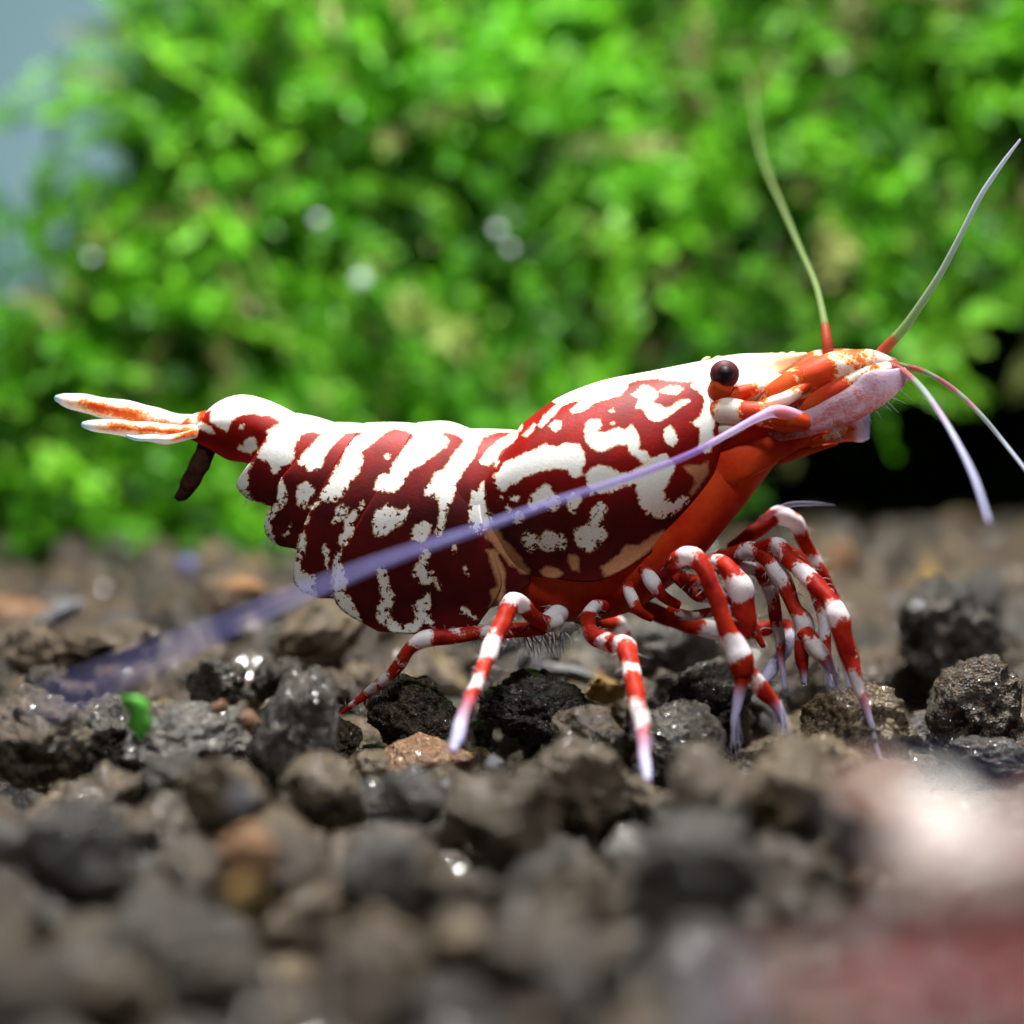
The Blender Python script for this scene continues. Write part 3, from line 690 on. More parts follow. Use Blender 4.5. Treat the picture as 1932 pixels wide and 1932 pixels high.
NV = 120
TT = np.linspace(0, 1, NV) ** 1.35
def width(t, W, tuck):
    return W * np.sin(np.minimum(t / 0.5, 1) * math.pi / 2) ** 0.55 * (1 - tuck * sstep(0.55, 1, t))
def plate(rings, Ws, n, bulge=0.0, tuck=0.28):
    R = np.array([resample(r, TT) for r in rings]); u = np.linspace(0, len(rings) - 1, n)
    C = catmull(R, u); W = catmull(np.array(Ws, dtype=float)[:, None], u)[:, 0]
    out = []
    for i in range(n):
        b = bulge * math.sin(math.pi * min(1, i / (n - 1)))
        x, z = B2(C[i, :, 0], C[i, :, 1] - b * (1 - TT) ** 3)
        w = width(TT, W[i] + b / PX * 0.6, tuck)
        near = np.stack([x, -w, z], 1); far = np.stack([x, w, z], 1)
        out.append(np.concatenate([near, far[:0:-1]]))
    return out
def shift(r, dx, dy, dend=0):
    n = len(r); return [(x + dx, y + dy * (1 - i / (n - 1)) - dend * (i / (n - 1)) ** 2) for i, (x, y) in enumerate(r)]
post5 = [(554,779),(504,824),(482,862),(454,900),(449,918),(468,941),(502,951)]
post4 = [(614,797),(580,840),(556,875),(533,905),(526,940),(508,966),(501,991),(508,1015),(530,1030)]
post3 = [(684,798),(655,842),(630,882),(601,942),(580,985),(566,1035),(557,1085),(570,1112),(606,1127)]
post2 = [(785,797),(754,858),(736,892),(700,950),(672,1000),(645,1050),(633,1110),(650,1148),(715,1188)]
post1 = [(880,809),(838,874),(812,920),(800,980),(800,1050),(815,1120),(850,1160)]
car0 = [(985,799),(942,866),(918,906),(920,955),(932,1003),(958,1050),(1000,1085)]
rings = []
rings += plate([[(366,790),(360,803),(356,815),(352,828)], [(405,757),(398,790),(394,825),(392,848)], [(450,744),(445,790),(436,840),(428,868)], [(505,757),(490,800),(480,845),(470,876)], [(575,792),(530,835),(515,870),(505,900)]],
               [0.055, 0.085, 0.105, 0.115, 0.115], 64)
rings += plate([post5, shift(post4, 28, 6, 70)], [0.145, 0.150], 34, 3)
rings += plate([post4, shift(post3, 28, 6, 80)], [0.172, 0.178], 36, 3)
rings += plate([post3, shift(post2, 30, 6, 60)], [0.200, 0.205], 40, 4)
rings += plate([post2, [(845,797),(820,880),(800,950),(790,1020),(790,1090),(800,1150),(815,1193)], [(900,815),(900,880),(905,940),(915,1000),(938,1060),(945,1110),(900,1180)]], [0.236, 0.238, 0.225], 64, 2, 0.3)
rings += plate([post1, [(950,812),(915,870),(895,930),(898,990),(915,1050),(935,1100),(940,1140)], [(1000,815),(960,880),(945,930),(950,990),(965,1050),(985,1085),(1000,1100)]], [0.222, 0.215, 0.19], 44, 2)
rings += plate([car0,
                [(1050,752),(1002,830),(985,920),(1000,1000),(1050,1090)],
                [(1135,718),(1112,830),(1100,930),(1110,1020),(1125,1094)],
                [(1230,699),(1225,800),(1215,900),(1205,990),(1192,1062)],
                [(1300,685),(1308,780),(1298,870),(1278,950),(1255,1022)],
                [(1338,678),(1354,740),(1356,820),(1340,900),(1308,975)],
                [(1346,680),(1362,745),(1360,820),(1342,890),(1312,965)]],
               [0.212, 0.244, 0.262, 0.245, 0.205, 0.160, 0.135], 170, 0, 0.34)
Rg = np.array(rings); nr, nl = Rg.shape[:2]
V = Rg.reshape(-1, 3)
ii, jj = np.meshgrid(np.arange(nr - 1), np.arange(nl), indexing='ij'); kk = (jj + 1) % nl
F = np.stack([ii * nl + jj, ii * nl + kk, (ii + 1) * nl + kk, (ii + 1) * nl + jj], -1).reshape(-1, 4)
c0, c1 = len(V), len(V) + 1
V = np.concatenate([V, Rg[0].mean(0)[None], Rg[-1].mean(0)[None]])
caps = [(c0, (j + 1) % nl, j) for j in range(nl)] + [(c1, (nr - 1) * nl + j, (nr - 1) * nl + (j + 1) % nl) for j in range(nl)]
faces = F.tolist() + caps
pxy = np.stack(pxof(V[:, 0], V[:, 2]), 1)
wh = sdf(pxy, WHITES); tn = sdf(pxy, TANS)
# soft underside and mouth region as a second skin inside the shell
st = [(930,940,1120,.10),(970,930,1160,.13),(1030,930,1176,.145),(1090,930,1178,.15),(1150,920,1172,.15),(1210,900,1150,.15),(1270,860,1108,.145),(1330,800,1052,.14),(1385,760,985,.135),(1430,748,930,.125),(1475,755,872,.105),(1520,775,850,.08),(1555,800,840,.05),(1575,815,832,.012)]
A = catmull(np.array(st, dtype=float), np.linspace(0, len(st) - 1, 110))
nf = 48; an = np.linspace(0, 2 * math.pi, nf, endpoint=False)
fv = []
for i, (x, t, b_, w) in enumerate(A):
    ph = np.cos(an); lob = 1 + 0.02 * np.sin(i * 0.35 + 3 * an)
    py = (t + b_) / 2 - ph * (b_ - t) / 2; bx, bz = B2(x + 0 * an, py)
    fv.append(np.stack([bx, -np.sin(an) * w * lob, bz], 1))
o2 = len(V); fv = np.concatenate(fv); nu2 = len(A)
V = np.concatenate([V, fv])
ff = [(o2 + i * nf + j, o2 + i * nf + (j + 1) % nf, o2 + (i + 1) * nf + (j + 1) % nf, o2 + (i + 1) * nf + j) for i in range(nu2 - 1) for j in range(nf)]
ff += [tuple(o2 + (nu2 - 1) * nf + j for j in range(nf)), tuple(o2 + j for j in range(nf))[::-1]]
faces += ff
fp = np.stack(pxof(fv[:, 0], fv[:, 2]), 1)
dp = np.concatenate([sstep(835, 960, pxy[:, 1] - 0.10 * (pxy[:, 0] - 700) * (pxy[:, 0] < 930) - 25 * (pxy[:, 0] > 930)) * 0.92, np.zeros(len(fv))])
wh = np.concatenate([wh, np.full(len(fv), -0.05)]); tn = np.concatenate([tn, np.full(len(fv), -0.05)])
body = mesh_obj('body', V, faces, [M['shell'], M['flesh']], shrimp, {'white': wh, 'tan': tn - 0.0, 'lav': np.zeros(len(V)), 'deep': dp}, [0] * (len(faces) - len(ff)) + [1] * len(ff))
fix_normals(body)

def part(name, pts, rpx, mat, parent=shrimp, whites=(), lav=None, lavto=None, flat=1.0, nu=None, nv=20, base_white=-0.05, label=None, power=2.0, streak=None):
    """pts: (px, py, y); rpx: radius in px of a 1932 frame or (in-plane, across)"""
    W = [P(*p) for p in pts]
    rad = [tuple(q / PX for q in r) if isinstance(r, tuple) else r / PX for r in rpx]
    V, F, idx, seg = tube_geo(W, rad, nu, nv, flat, power)
    if name in ('walking_leg', 'claw', 'mouth_leg', 'antennule_base', 'antenna_base', 'tail_blade', 'antenna_scale'):
        wob = 0.006 if name in ('walking_leg', 'claw', 'mouth_leg') else 0.005
        V = np.array([[v[0] + wob * noise.noise((v[0] * 16, v[1] * 16, v[2] * 16)), v[1] + wob * noise.noise((v[0] * 16 + 7, v[1] * 16, v[2] * 16)), v[2] + wob * noise.noise((v[0] * 16, v[1] * 16 + 7, v[2] * 16))] for v in V])
    d = np.full(len(V), base_white)
    for c, hw in whites: d = np.maximum(d, (hw - np.abs(idx - c)) * seg)
    if name in ('walking_leg', 'claw', 'mouth_leg', 'antennule_base', 'antenna_base'):
        nvv = nv; aa = np.concatenate([np.tile(np.linspace(0, 2 * math.pi, nv, endpoint=False), (len(V) - 2) // nv), [0, 0]])
        d = d + 0.014 * np.cos(aa + 1.3 * np.sin(idx * 1.7))
    if streak:
        aa = np.concatenate([np.tile(np.linspace(0, 2 * math.pi, nv, endpoint=False), (len(V) - 2) // nv), [0, 0]])
        for (i0, i1, c0, hw) in streak:
            q = np.maximum(np.abs(np.cos(aa) - c0) - hw, np.maximum(i0 - idx, idx - i1) * 0.6)
            d = np.minimum(d, q * 0.03)
    lv = np.zeros(len(V)) if lav is None else sstep(lav, lavto if lavto else len(pts) - 1, idx)
    o = mesh_obj(name, V, F, mat, parent, {'white': d, 'tan': np.full(len(V), -0.1), 'lav': lv})
    fix_normals(o)
    if label: o['label'] = label
    return o

# head -----------------------------------------------------------------------
part('rostrum', [(1225,735,0),(1340,708,0),(1400,701,0),(1450,690,0),(1490,679,0),(1522,668,0)], [(20,40),(29,42),(33,30),(24,18),(13,9),(3,3)], M['rostrum'], whites=[(2.2, 1.2)], nv=28)
for k in range(9):
    x = 1330 + 20 * k; y_ = 677 - 0.06 * (x - 1330)
    part('rostrum_tooth', [(x - 4, y_ + 5, 0), (x + 3, y_ - 1, 0), (x + 10, y_ - 3, 0)], [4, 3, 0.8], M['rostrum'], nv=6, nu=6)
stalk = part('eye_stalk', [(1340,770,-.06),(1352,748,-.11),(1364,722,-.145)], [18, 22, 22], M['head'])
def eyeball(name, px, py, y, r, mat, parent, sq=(1, 1, 1)):
    bm = bmesh.new(); bmesh.ops.create_uvsphere(bm, u_segments=32, v_segments=20, radius=r)
    for v in bm.verts: v.co = Vector((v.co.x * sq[0], v.co.y * sq[1], v.co.z * sq[2])) + Vector(P(px, py, y))
    V = [v.co[:] for v in bm.verts]; F = [[v.index for v in f.verts] for f in bm.faces]; bm.free()
    return mesh_obj(name, V, F, mat, parent)
eye = eyeball('eye', 1367, 706, -.140, 27.5 / PX, M['eye_rim'], shrimp, (1, .8, 0.97))
eyeball('pupil', 1368, 706, -.152, 18 / PX, M['eye'], eye, (1, 1.3, 1))
part('eye_stalk', [(1340,770,.06),(1352,748,.11),(1364,722,.145)], [18, 22, 22], M['head'])
eye2 = eyeball('eye', 1362, 706, .165, 27.5 / PX, M['eye_rim'], shrimp, (1, .8, 0.97))
eyeball('pupil', 1362, 706, .168, 20 / PX, M['eye'], eye2, (1, 1.25, 1))
part('brow', [(1320,745,-.03),(1370,738,-.05),(1420,732,-.06),(1465,728,-.06),(1500,716,-.05)], [30, 34, 32, 24, 10], M['rostrum'], whites=[(2, 3)], nv=24)
part('cheek', [(1345,757,-.10),(1375,750,-.12),(1410,738,-.12),(1440,730,-.11)], [16, 17, 13, 9], M['head'], whites=[(2.8, .5)])
part('antennule_base', [(1420,768,-.04),(1450,755,-.08),(1490,736,-.10),(1535,712,-.10),(1580,698,-.09),(1640,688,-.08),(1690,686,-.06)], [16, 26, 33, 36, 34, 28, 10], M['head'], whites=[(0.7, .3), (2.4, .12), (3.9, .25), (5.5, .6)])
part('antennule_base', [(1470,722,.06),(1505,704,.06),(1540,684,.06),(1590,676,.06),(1650,674,.05)], [20, 24, 22, 18, 9], M['head'], whites=[(2.2, .3), (3.4, .3)])
part('antennule_base', [(1455,790,-.06),(1500,772,-.09),(1550,750,-.11),(1600,726,-.11),(1650,704,-.10),(1690,692,-.09)], [18, 26, 28, 28, 22, 9], M['head'], whites=[(0.8, .25), (3.4, .5), (4.6, .5)], nv=24)
part('antenna_base', [(1340,780,-.12),(1375,776,-.16),(1405,778,-.17),(1440,782,-.18),(1480,790,-.18),(1520,798,-.16)], [20, 24, 22, 22, 24, 16], M['head'], whites=[(1.2, .7), (3.0, .25)])
part('antenna_base', [(1350,812,-.12),(1375,808,-.15),(1405,800,-.16)], [16, 18, 10], M['head'], whites=[(1.0, .7)])
part('antenna_base', [(1430,770,-.15),(1460,762,-.16),(1495,745,-.16),(1530,725,-.15)], [10, 14, 13, 6], M['head'], whites=[(1.5, .9)])

def blade(name, axis, mat, parent=shrimp, whites=(), lav=None, lavto=None, base_white=-0.05, label=None, nv=28, streak=None):
    return part(name, [a[:3] for a in axis], [(a[3], a[4]) for a in axis], mat, parent, whites, lav, lavto, nv=nv, base_white=base_white, label=label, streak=streak)
blade('antenna_scale', [(1440,826,-.10,12,8),(1485,813,-.13,19,10),(1540,792,-.145,25,10),(1600,764,-.15,33,9),(1655,733,-.145,33,6),(1692,714,-.14,20,4),(1712,702,-.135,8,2)], M['scale'], whites=[(4.2, 3.0)], lav=2.0, lavto=12, streak=[(0, 4.6, .95, .22), (1, 3.4, .1, .05)], base_white=-0.01, label='pinkish lavender scale blade over the mouth')
blade('antenna_scale', [(1520,828,.04,12,10),(1560,815,.05,24,12),(1600,804,.06,30,10),(1625,802,.06,31,8),(1640,802,.06,26,4)], M['scale'], whites=[(3.4, 1.0)], lav=2.6, lavto=4.2, label='blunt pale scale blade below the pinkish one')
part('mouthpart', [(1530,838,-.06),(1560,826,-.08),(1590,812,-.08),(1615,808,-.08)], [8, 9, 8, 3], M['head'], whites=[(1.6, .5)])
part('mouthpart', [(1470,868,-.04),(1500,858,-.05),(1540,846,-.05),(1580,838,-.05)], [10, 9, 7, 2], M['head'])
part('mouthpart', [(1330,905,-.10),(1370,885,-.125),(1420,862,-.125),(1480,838,-.10),(1530,826,-.06)], [(20, 8), (32, 13), (32, 15), (22, 14), (8, 8)], M['flesh'], nv=28)
part('mouthpart', [(1430,985,0.05),(1480,955,0.08),(1530,950,.1),(1575,953,.12)], [6, 5, 4, 1], M['tuft'], flat=0.5)

RND = random.Random(9)
# feelers ----------------------------------------------------------------------
part('antennule', [(1563,672,-.02),(1560,640,0),(1553,595,.08),(1538,535,.25),(1510,470,.55),(1478,395,1.0),(1450,330,1.5),(1432,270,2.1),(1422,200,2.7),(1415,120,3.3)], [11, 10, 7.5, 6.5, 5.5, 5, 4.5, 4, 3, 1.5], M['flagellum'], whites=[(6.2, 4.6)], nu=90, nv=10, label='olive feeler rising from a red base, fading upwards')
part('antennule', [(1650,678,-.05),(1675,652,-.06),(1705,620,-.08),(1740,570,-.1),(1775,515,-.12),(1812,445,-.14),(1850,370,-.16),(1890,310,-.18),(1925,263,-.2)], [10, 10, 9, 7.5, 6.5, 5.5, 5, 4, 2], M['flagellum'], whites=[(5, 3.6)], lav=1.2, lavto=10, nu=90, nv=10, label='pale greenish feeler slanting up to the right')
part('antennule', [(1650,680,-.07),(1700,690,-.1),(1745,702,-.14),(1800,735,-.2),(1850,782,-.28),(1900,842,-.36),(1950,905,-.6)], [8, 6.5, 5.5, 5, 4.5, 4, 2.5], M['flagellum'], whites=[(1.1, .25), (2.2, .3), (3.3, .2), (5.0, 1.2)], lav=0.2, lavto=9, nu=80, nv=10, label='banded feeler arching down to the right')
part('antennule', [(1650,684,-.07),(1695,695,-.12),(1735,728,-.26),(1775,782,-.48),(1810,842,-.7),(1840,905,-.95),(1866,985,-1.2)], [8, 6.5, 6, 5.5, 5, 4.5, 3], M['flagellum'], whites=[(2.2, .5), (3.7, .4), (5, .5)], lav=0.4, lavto=4.5, nu=80, nv=10, label='bluish feeler curving steeply down towards the soil')
part('antenna', [(1556,800,-.06),(1508,790,-.16),(1466,776,-.24),(1430,788,-.3),(1380,815,-.38),(1300,858,-.5),(1190,900,-.68),(1060,942,-.92),(900,998,-1.2),(740,1052,-1.6),(600,1108,-2.0),(440,1175,-2.4),(280,1244,-2.8),(120,1312,-3.1),(60,1338,-3.2)],
     [15, 16, 12, 8, 6.5, 6, 6, 6, 6, 5.5, 5, 4.5, 4, 3, 1.5], M['antenna'], whites=[(2, 2.6)], lav=2.5, lavto=8, nu=200, nv=12, label='long violet antenna sweeping back past the body, blurred')

# tail fan --------------------------------------------------------------------
tailfan = part('tail_fan', [(392,800,0),(372,804,0),(350,808,0),(325,806,0)], [(26, 40), (24, 36), (20, 34), (13, 30)], M['tail'], whites=[(1.0, .5)])
for (ax, sk, lv) in (
    ([(372,803,0,20,16),(330,799,-.01,20,30),(280,788,-.02,21,40),(230,776,-.03,21,46),(175,764,-.03,18,44),(130,756,-.03,14,32),(106,752,-.03,6,10)], [(0.9, 2.4, -.35, .22), (2.2, 4.1, -.1, .38)], (4.9, 6.0)),
    ([(368,814,-.05,14,14),(320,815,-.09,14,28),(270,811,-.13,15,38),(215,806,-.16,14,38),(178,802,-.18,11,26),(156,800,-.19,5,8)], [(0.4, 3.3, .1, .30)], (3.8, 5.0)),
    ([(366,818,-.07,10,10),(335,826,-.12,9,20),(300,829,-.16,8,26),(262,826,-.2,6,20),(240,823,-.22,3,6)], [(0, 1.2, .2, .3)], (1.6, 4.0)),
    ([(366,806,.05,14,14),(320,806,.1,14,28),(270,796,.15,14,36),(220,788,.18,12,32),(185,782,.2,5,8)], [(0.5, 2.5, 0, .3)], (3.2, 4.2)),
    ([(366,812,.08,12,12),(320,816,.16,12,26),(270,814,.22,10,30),(225,810,.26,4,8)], [(0.5, 2, 0, .3)], (2.2, 3.0))):
    blade('tail_blade', ax, M['tail'], tailfan, [(3, 9)], lv[0], lv[1], streak=sk)

# legs -------------------------------------------------------------------------
HR = random.Random(31)
rnd = random.Random(5)
def hairs(name, anchors, length, direc, spread, mat, rad=0.0025, parent=shrimp):
    Vs, Fs, b0 = [], [], 0
    for (px, py, y) in anchors:
        a = Vector(P(px, py, y)); d = (Vector(direc).normalized() + Vector((rnd.gauss(0, spread), rnd.gauss(0, spread), rnd.gauss(0, spread)))).normalized()
        L = length * rnd.uniform(.6, 1.2)
        V_, F_, _, _ = tube_geo([a, a + d * L * .5, a + d * L + Vector((rnd.gauss(0, .01), 0, -0.01))], [rad, rad * .8, rad * .2], nu=5, nv=4)
        Vs.append(V_); Fs += [tuple(i + b0 for i in f) for f in F_]; b0 += len(V_)
    o = mesh_obj(name, np.concatenate(Vs), Fs, mat, parent); o['kind'] = 'stuff'; return o
def leg(pts, whites=(), lav=None, lavto=None, label=None, nv=20):
    o = part('walking_leg', [p[:3] for p in pts], [p[3] * 0.86 for p in pts], M['leg'], shrimp, whites, lav, lavto, nv=nv, label=label)
    an = []
    for k in range(len(pts) * 5):
        i = HR.randrange(len(pts) - 1); t = HR.random(); a, b_ = pts[i], pts[i + 1]; r_ = a[3] * .7 * HR.choice((-1, 1))
        dx, dy = b_[0] - a[0], b_[1] - a[1]; L = math.hypot(dx, dy) + 1e-6
        an.append(((a[0] + dx * t - dy / L * r_, a[1] + dy * t + dx / L * r_, a[2] + (b_[2] - a[2]) * t), (-dy / L * r_, -dx / L * r_)))
    for q in (0, 1):
        sel = [x for x in an if (x[1][0] > 0) == bool(q)]
        if sel:
            m = np.mean([x[1] for x in sel], axis=0); hairs('bristles', [x[0] for x in sel], 0.026, (m[0], -3.0, m[1] - 4), .5, M['hair'], 0.0012, o)
    return o
leg([(1060,1150,-.08,20),(1040,1168,-.12,21),(1005,1186,-.16,17),(965,1190,-.19,16),(930,1192,-.2,16),(895,1196,-.21,16),(860,1199,-.22,17),(825,1202,-.23,17),(798,1206,-.24,18),(775,1222,-.24,15),(757,1246,-.23,14),(738,1270,-.22,13),(715,1292,-.2,11),(690,1311,-.18,9),(666,1328,-.17,7),(643,1344,-.16,3)],
    [(0.8,.9),(4.1,.55),(6.0,.22),(8.0,.55),(10.0,.3),(11.5,.35),(12.4,.35),(14.0,.3)], label='leg reaching back with its thin foot')
leg([(1052,1172,-.12,18),(1026,1176,-.18,17),(1002,1160,-.24,16),(988,1143,-.28,18),(968,1136,-.32,20),(953,1160,-.36,19),(938,1195,-.42,18),(923,1232,-.5,18),(910,1262,-.56,15),(897,1295,-.63,14),(885,1325,-.69,13),(873,1358,-.75,12),(862,1392,-.80,12),(855,1420,-.84,6)],
    [(0,.8),(3.7,.75),(6.9,.75),(9.0,.4),(11.7,.4)], 9.5, 12.0, label='bent leg stepping forward and out of focus')
leg([(1140,1146,-.12,15),(1118,1146,-.18,13),(1108,1166,-.22,15),(1114,1192,-.27,18),(1136,1208,-.32,20),(1160,1214,-.36,19),(1178,1220,-.4,23),(1187,1246,-.47,19),(1193,1276,-.53,18),(1199,1304,-.59,17),(1205,1335,-.66,18),(1211,1368,-.72,16),(1214,1402,-.80,14),(1217,1440,-.87,13),(1222,1476,-.93,8)],
    [(1.2,.5),(3.0,.25),(4.4,.2),(5.9,.55),(7.7,.3),(10.2,.45),(10.8,.5)], 10.8, 13.5, label='leg planted straight down, its foot blurred')
l4 = leg([(1230,1105,-.12,16),(1258,1075,-.22,17),(1284,1052,-.32,18),(1306,1050,-.38,21),(1326,1072,-.41,19),(1342,1105,-.43,18),(1356,1145,-.45,18),(1371,1185,-.46,21),(1388,1220,-.47,25),(1398,1246,-.48,27),(1401,1272,-.48,20)],
    [(2.8,.75),(8.1,.8)], label='thick clawed leg hanging before the mouth')
part('claw', [(1398,1268,-.48),(1398,1290,-.48),(1392,1320,-.49),(1386,1360,-.5),(1384,1400,-.5)], [14, 12, 9, 6, 2], M['leg'], l4, (), 1.0, 2.2)
part('claw', [(1404,1262,-.47),(1424,1282,-.46),(1442,1304,-.46),(1462,1330,-.46),(1482,1375,-.46)], [15, 15, 14, 10, 3], M['leg'], l4, [(1.2, .4)], 2.6, 3.6)
l5 = leg([(1300,1060,-.1,14),(1335,1062,-.2,16),(1360,1062,-.28,17),(1380,1082,-.32,22),(1396,1108,-.34,27),(1402,1140,-.34,24),(1404,1172,-.34,24),(1402,1205,-.34,14)], [(1.8,.4),(3.9,.7)], label='short folded leg with a large white knee')
leg([(1170,1130,.02,18),(1220,1150,.06,19),(1265,1166,.09,20),(1310,1180,.11,20),(1345,1187,.12,22),(1390,1188,.13,20),(1440,1186,.14,18),(1480,1182,.1,17),(1492,1200,.05,16),(1470,1240,-.04,15),(1448,1275,-.1,13),(1430,1304,-.15,8)], [(3.9,.75),(8.6,.6)], 7.6, 9.0, label='leg lying level beneath the front legs')
l7 = leg([(1345,1060,-.02,15),(1390,1046,-.06,17),(1420,1037,-.1,19),(1450,1058,-.14,18),(1470,1084,-.18,20),(1486,1116,-.2,18),(1500,1148,-.22,18),(1516,1177,-.24,23),(1514,1215,-.25,17),(1513,1248,-.25,13),(1518,1290,-.26,5)], [(1.9,.5),(3.9,.7),(7.0,.65)], 9.3, 10.0)
part('claw', [(1516,1190,-.26),(1538,1222,-.28),(1560,1248,-.29),(1578,1275,-.3)], [16, 17, 13, 4], M['leg'], l7, [(1.2, .5)], 1.4, 3.0)
leg([(1380,1035,.05,14),(1425,1003,.1,17),(1448,984,.12,19),(1470,973,.13,20),(1502,985,.14,19),(1517,1022,.15,16),(1536,1054,.16,17),(1556,1094,.17,15),(1578,1140,.18,14),(1590,1190,.18,12),(1598,1250,.18,10),(1604,1320,.18,4)], [(3.2,.75),(4.1,.4),(6.1,.45),(8.2,.4)], 8.8, 10.5, label='front leg lifted high with a white bend')
leg([(1360,1050,-.02,15),(1410,1040,-.08,17),(1440,1034,-.12,18),(1468,1030,-.16,18),(1490,1056,-.2,19),(1512,1076,-.24,19),(1530,1094,-.27,20),(1552,1118,-.31,20),(1572,1142,-.34,21),(1582,1166,-.36,25),(1590,1200,-.37,20),(1602,1238,-.38,18),(1612,1270,-.39,14),(1624,1310,-.4,11),(1637,1348,-.41,8),(1650,1392,-.42,6),(1664,1446,-.43,3)], [(3.0,.5),(5.6,.75),(8.7,.65),(12.6,.55)], 12.4, 14.8, label='long front leg ending in a thin pale foot')
for (pts_, wl) in (([(1185,1105,-.14,11),(1192,1128,-.2,11),(1204,1150,-.22,9),(1230,1168,-.2,7)], [(1.0, .5)]), ([(1215,1075,-.16,12),(1232,1100,-.22,14),(1248,1122,-.22,11),(1280,1142,-.18,8)], [(1.0, .5)]), ([(1270,1085,-.1,10),(1310,1118,-.14,12),(1340,1130,-.12,9),(1362,1136,-.1,6)], [(2.2, .6)]), ([(1260,1150,-.1,9),(1300,1162,-.12,10),(1350,1150,-.1,8)], [(1.0, .3)])):
    part('mouth_leg', [p[:3] for p in pts_], [p[3] for p in pts_], M['leg'], shrimp, wl)
leg([(1090,1165,.08,15),(1130,1180,.2,15),(1165,1176,.35,16),(1180,1200,.45,14),(1186,1240,.5,10),(1190,1290,.55,4)], [(2.2,.5)])
leg([(1330,1075,0,13),(1385,1070,0.0,14),(1430,1078,-.02,15),(1452,1110,-.05,15),(1462,1150,-.08,14),(1470,1200,-.1,12),(1474,1250,-.12,8),(1480,1300,-.14,4)], [(1.6,.4),(3.2,.5),(5,.3)], 5.4, 6.6)
leg([(1400,1060,.05,13),(1450,1035,.05,15),(1500,1050,.04,16),(1530,1090,.02,15),(1548,1140,0,15),(1556,1190,-.02,14),(1560,1240,-.04,10),(1572,1300,-.06,5)], [(1.2,.4),(3.0,.4),(4.8,.4)], 5.6, 6.8)
leg([(1290,1090,-.16,12),(1330,1100,-.26,13),(1368,1120,-.3,14),(1395,1150,-.3,13),(1420,1180,-.3,11),(1440,1220,-.3,6)], [(1.8,.4),(3.6,.3)])
# leg fringe and claw tufts
hairs('bristles', [(rnd.uniform(985, 1065), 1196 + rnd.uniform(-4, 6), rnd.uniform(-.2, 0)) for _ in range(34)], 0.06, (0.25, -0.1, -1), .35, M['hair'])
hairs('bristles', [(449 + rnd.uniform(0, 25), 905 + rnd.uniform(0, 35), -.12) for _ in range(8)] + [(505 + rnd.uniform(0, 15), 1005 + rnd.uniform(0, 20), -.15) for _ in range(8)], 0.025, (-0.6, -0.1, -1), .4, M['hair'], 0.0015)
hairs('claw_tuft', [(rnd.uniform(1380, 1396), 1340 + rnd.uniform(-10, 30), -.49) for _ in range(12)], 0.09, (0, -.1, -1), .15, M['tuft'], 0.003, l4)
hairs('claw_tuft', [(rnd.uniform(1455, 1475), 1330 + rnd.uniform(-10, 20), -.46) for _ in range(12)], 0.09, (.3, -.1, -1), .15, M['tuft'], 0.003, l4)
hairs('claw_tuft', [(rnd.uniform(1555, 1580), 1255 + rnd.uniform(-10, 20), -.29) for _ in range(12)], 0.08, (.1, -.1, -1), .18, M['tuft'], 0.003, l7)

hairs('bristles', [(1560 + 9 * k + rnd.uniform(-3, 3), 806 - 4.6 * k + rnd.uniform(-3, 3), -.14) for k in range(16)], 0.045, (0.75, -0.05, -0.55), .18, M['tuft'], 0.002)
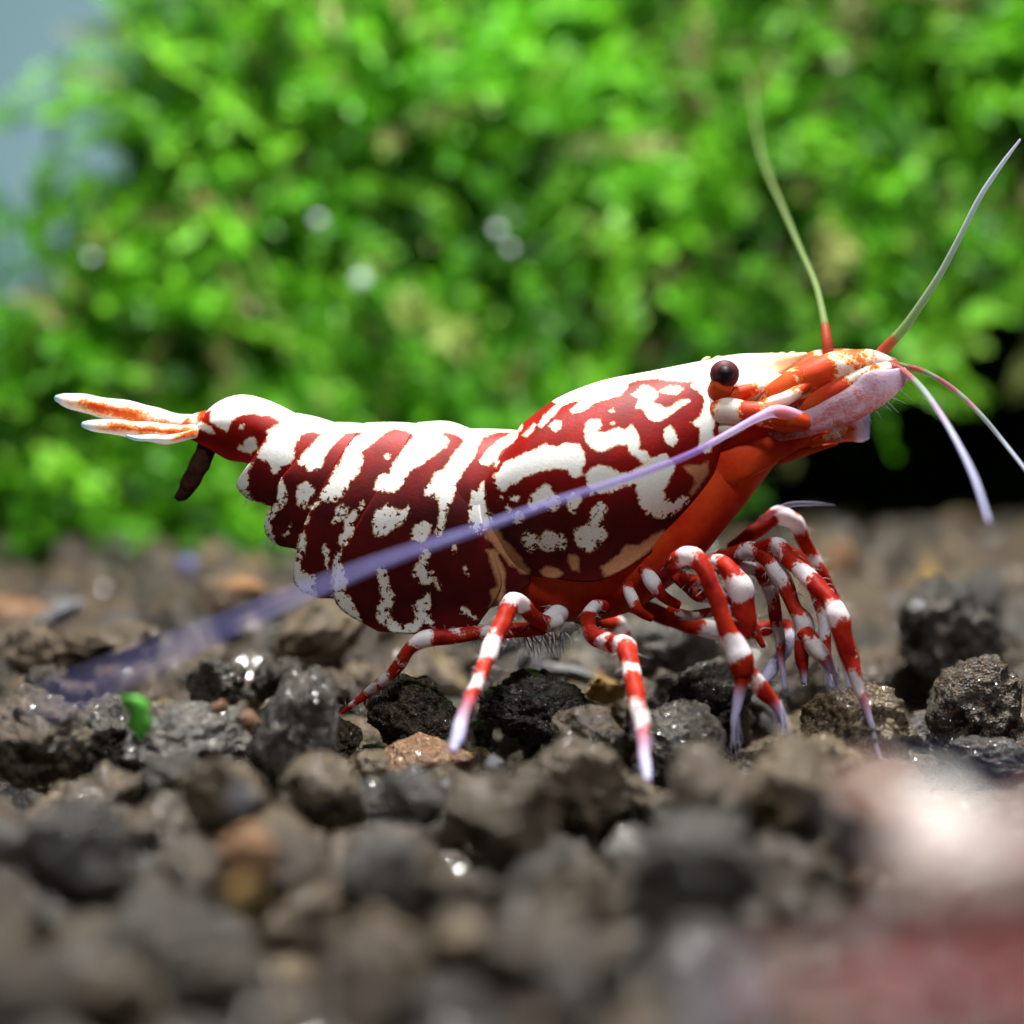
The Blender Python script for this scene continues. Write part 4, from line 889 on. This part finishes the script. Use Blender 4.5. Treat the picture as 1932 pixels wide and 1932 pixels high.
# dropping hanging from the tail root
w0 = [P(392, 838, -.02), P(384, 862, -.02), P(368, 893, -.02), P(355, 915, -.02), P(347, 934, -.02), P(343, 944, -.02)]
wv, wf, wi, sg = tube_geo(w0, [16 / PX, 19 / PX, 18 / PX, 17 / PX, 13 / PX, 9 / PX], nu=48, nv=18)
wv = np.array([Vector(v) + Vector((noise.noise(Vector(v) * 22), noise.noise(Vector(v) * 22 + Vector((9, 0, 0))), noise.noise(Vector(v) * 22 + Vector((0, 9, 0))))) * 0.012 for v in wv])
o = mesh_obj('dropping', wv, wf, M['waste']); fix_normals(o)
tag(o, 'dark brown stick shaped dropping hanging below the tail root', 'dropping')

# green scrap lying between granules
y_ = hit(1430) - 0.62
gv = []; gf = []
for i in range(9):
    t = i / 8; c = Vector(P(246 + 26 * t + 5 * math.sin(5 * t), 1312 + 84 * t, y_)); w = 0.034 * math.sin(math.pi * (0.2 + 0.7 * t)) ** 1.1 * (1 + 0.25 * math.sin(11 * t))
    for j in range(5):
        s = (j - 2) / 2; gv.append(c + Vector((s * w, -0.02 * (1 - s * s), 0)))
        if i < 8 and j < 4: k = i * 5 + j; gf.append((k, k + 1, k + 6, k + 5))
n0 = len(gv); gv += [v + Vector((0, 0.008, 0)) for v in gv]
gf += [tuple(i + n0 for i in f)[::-1] for f in gf]
for i in range(8):
    for j in (0, 4): a = i * 5 + j; gf.append((a, a + 5, a + 5 + n0, a + n0))
for j in range(4):
    for i in (0, 8): a = i * 5 + j; gf.append((a, a + 1, a + 1 + n0, a + n0))
o = mesh_obj('leaf_scrap', [v[:] for v in gv], gf, plain('leaf_scrap', (0.06, 0.30, 0.02), 0.7, 0.5, 14, bumpd=0)); fix_normals(o)
tag(o, 'small bright green plant scrap standing between soil granules', 'leaf')

# ------------------------------------------------------------------ the small blurred shrimp in the foreground
small = dup(shrimp)
small['label'] = 'small red and white shrimp, strongly blurred, close to the lens'
s = 0.38
small.scale = (s, s, s)
small.rotation_euler = (math.radians(-26), math.radians(-3), math.radians(-76))
rump = Vector(P(520, 765, 0)) - BASE                       # the white hump over the tail root
small.location = Vector(P(1800, 1500, -3.95)) - small.rotation_euler.to_matrix() @ (rump * s)
for ch in list(small.children):
    if ch.name.startswith('antenna') and not ch.name.startswith(('antenna_', 'antennule')):
        bpy.data.objects.remove(ch); continue
    if 'label' in ch: del ch['label']
    for c2 in ch.children:
        if 'label' in c2: del c2['label']
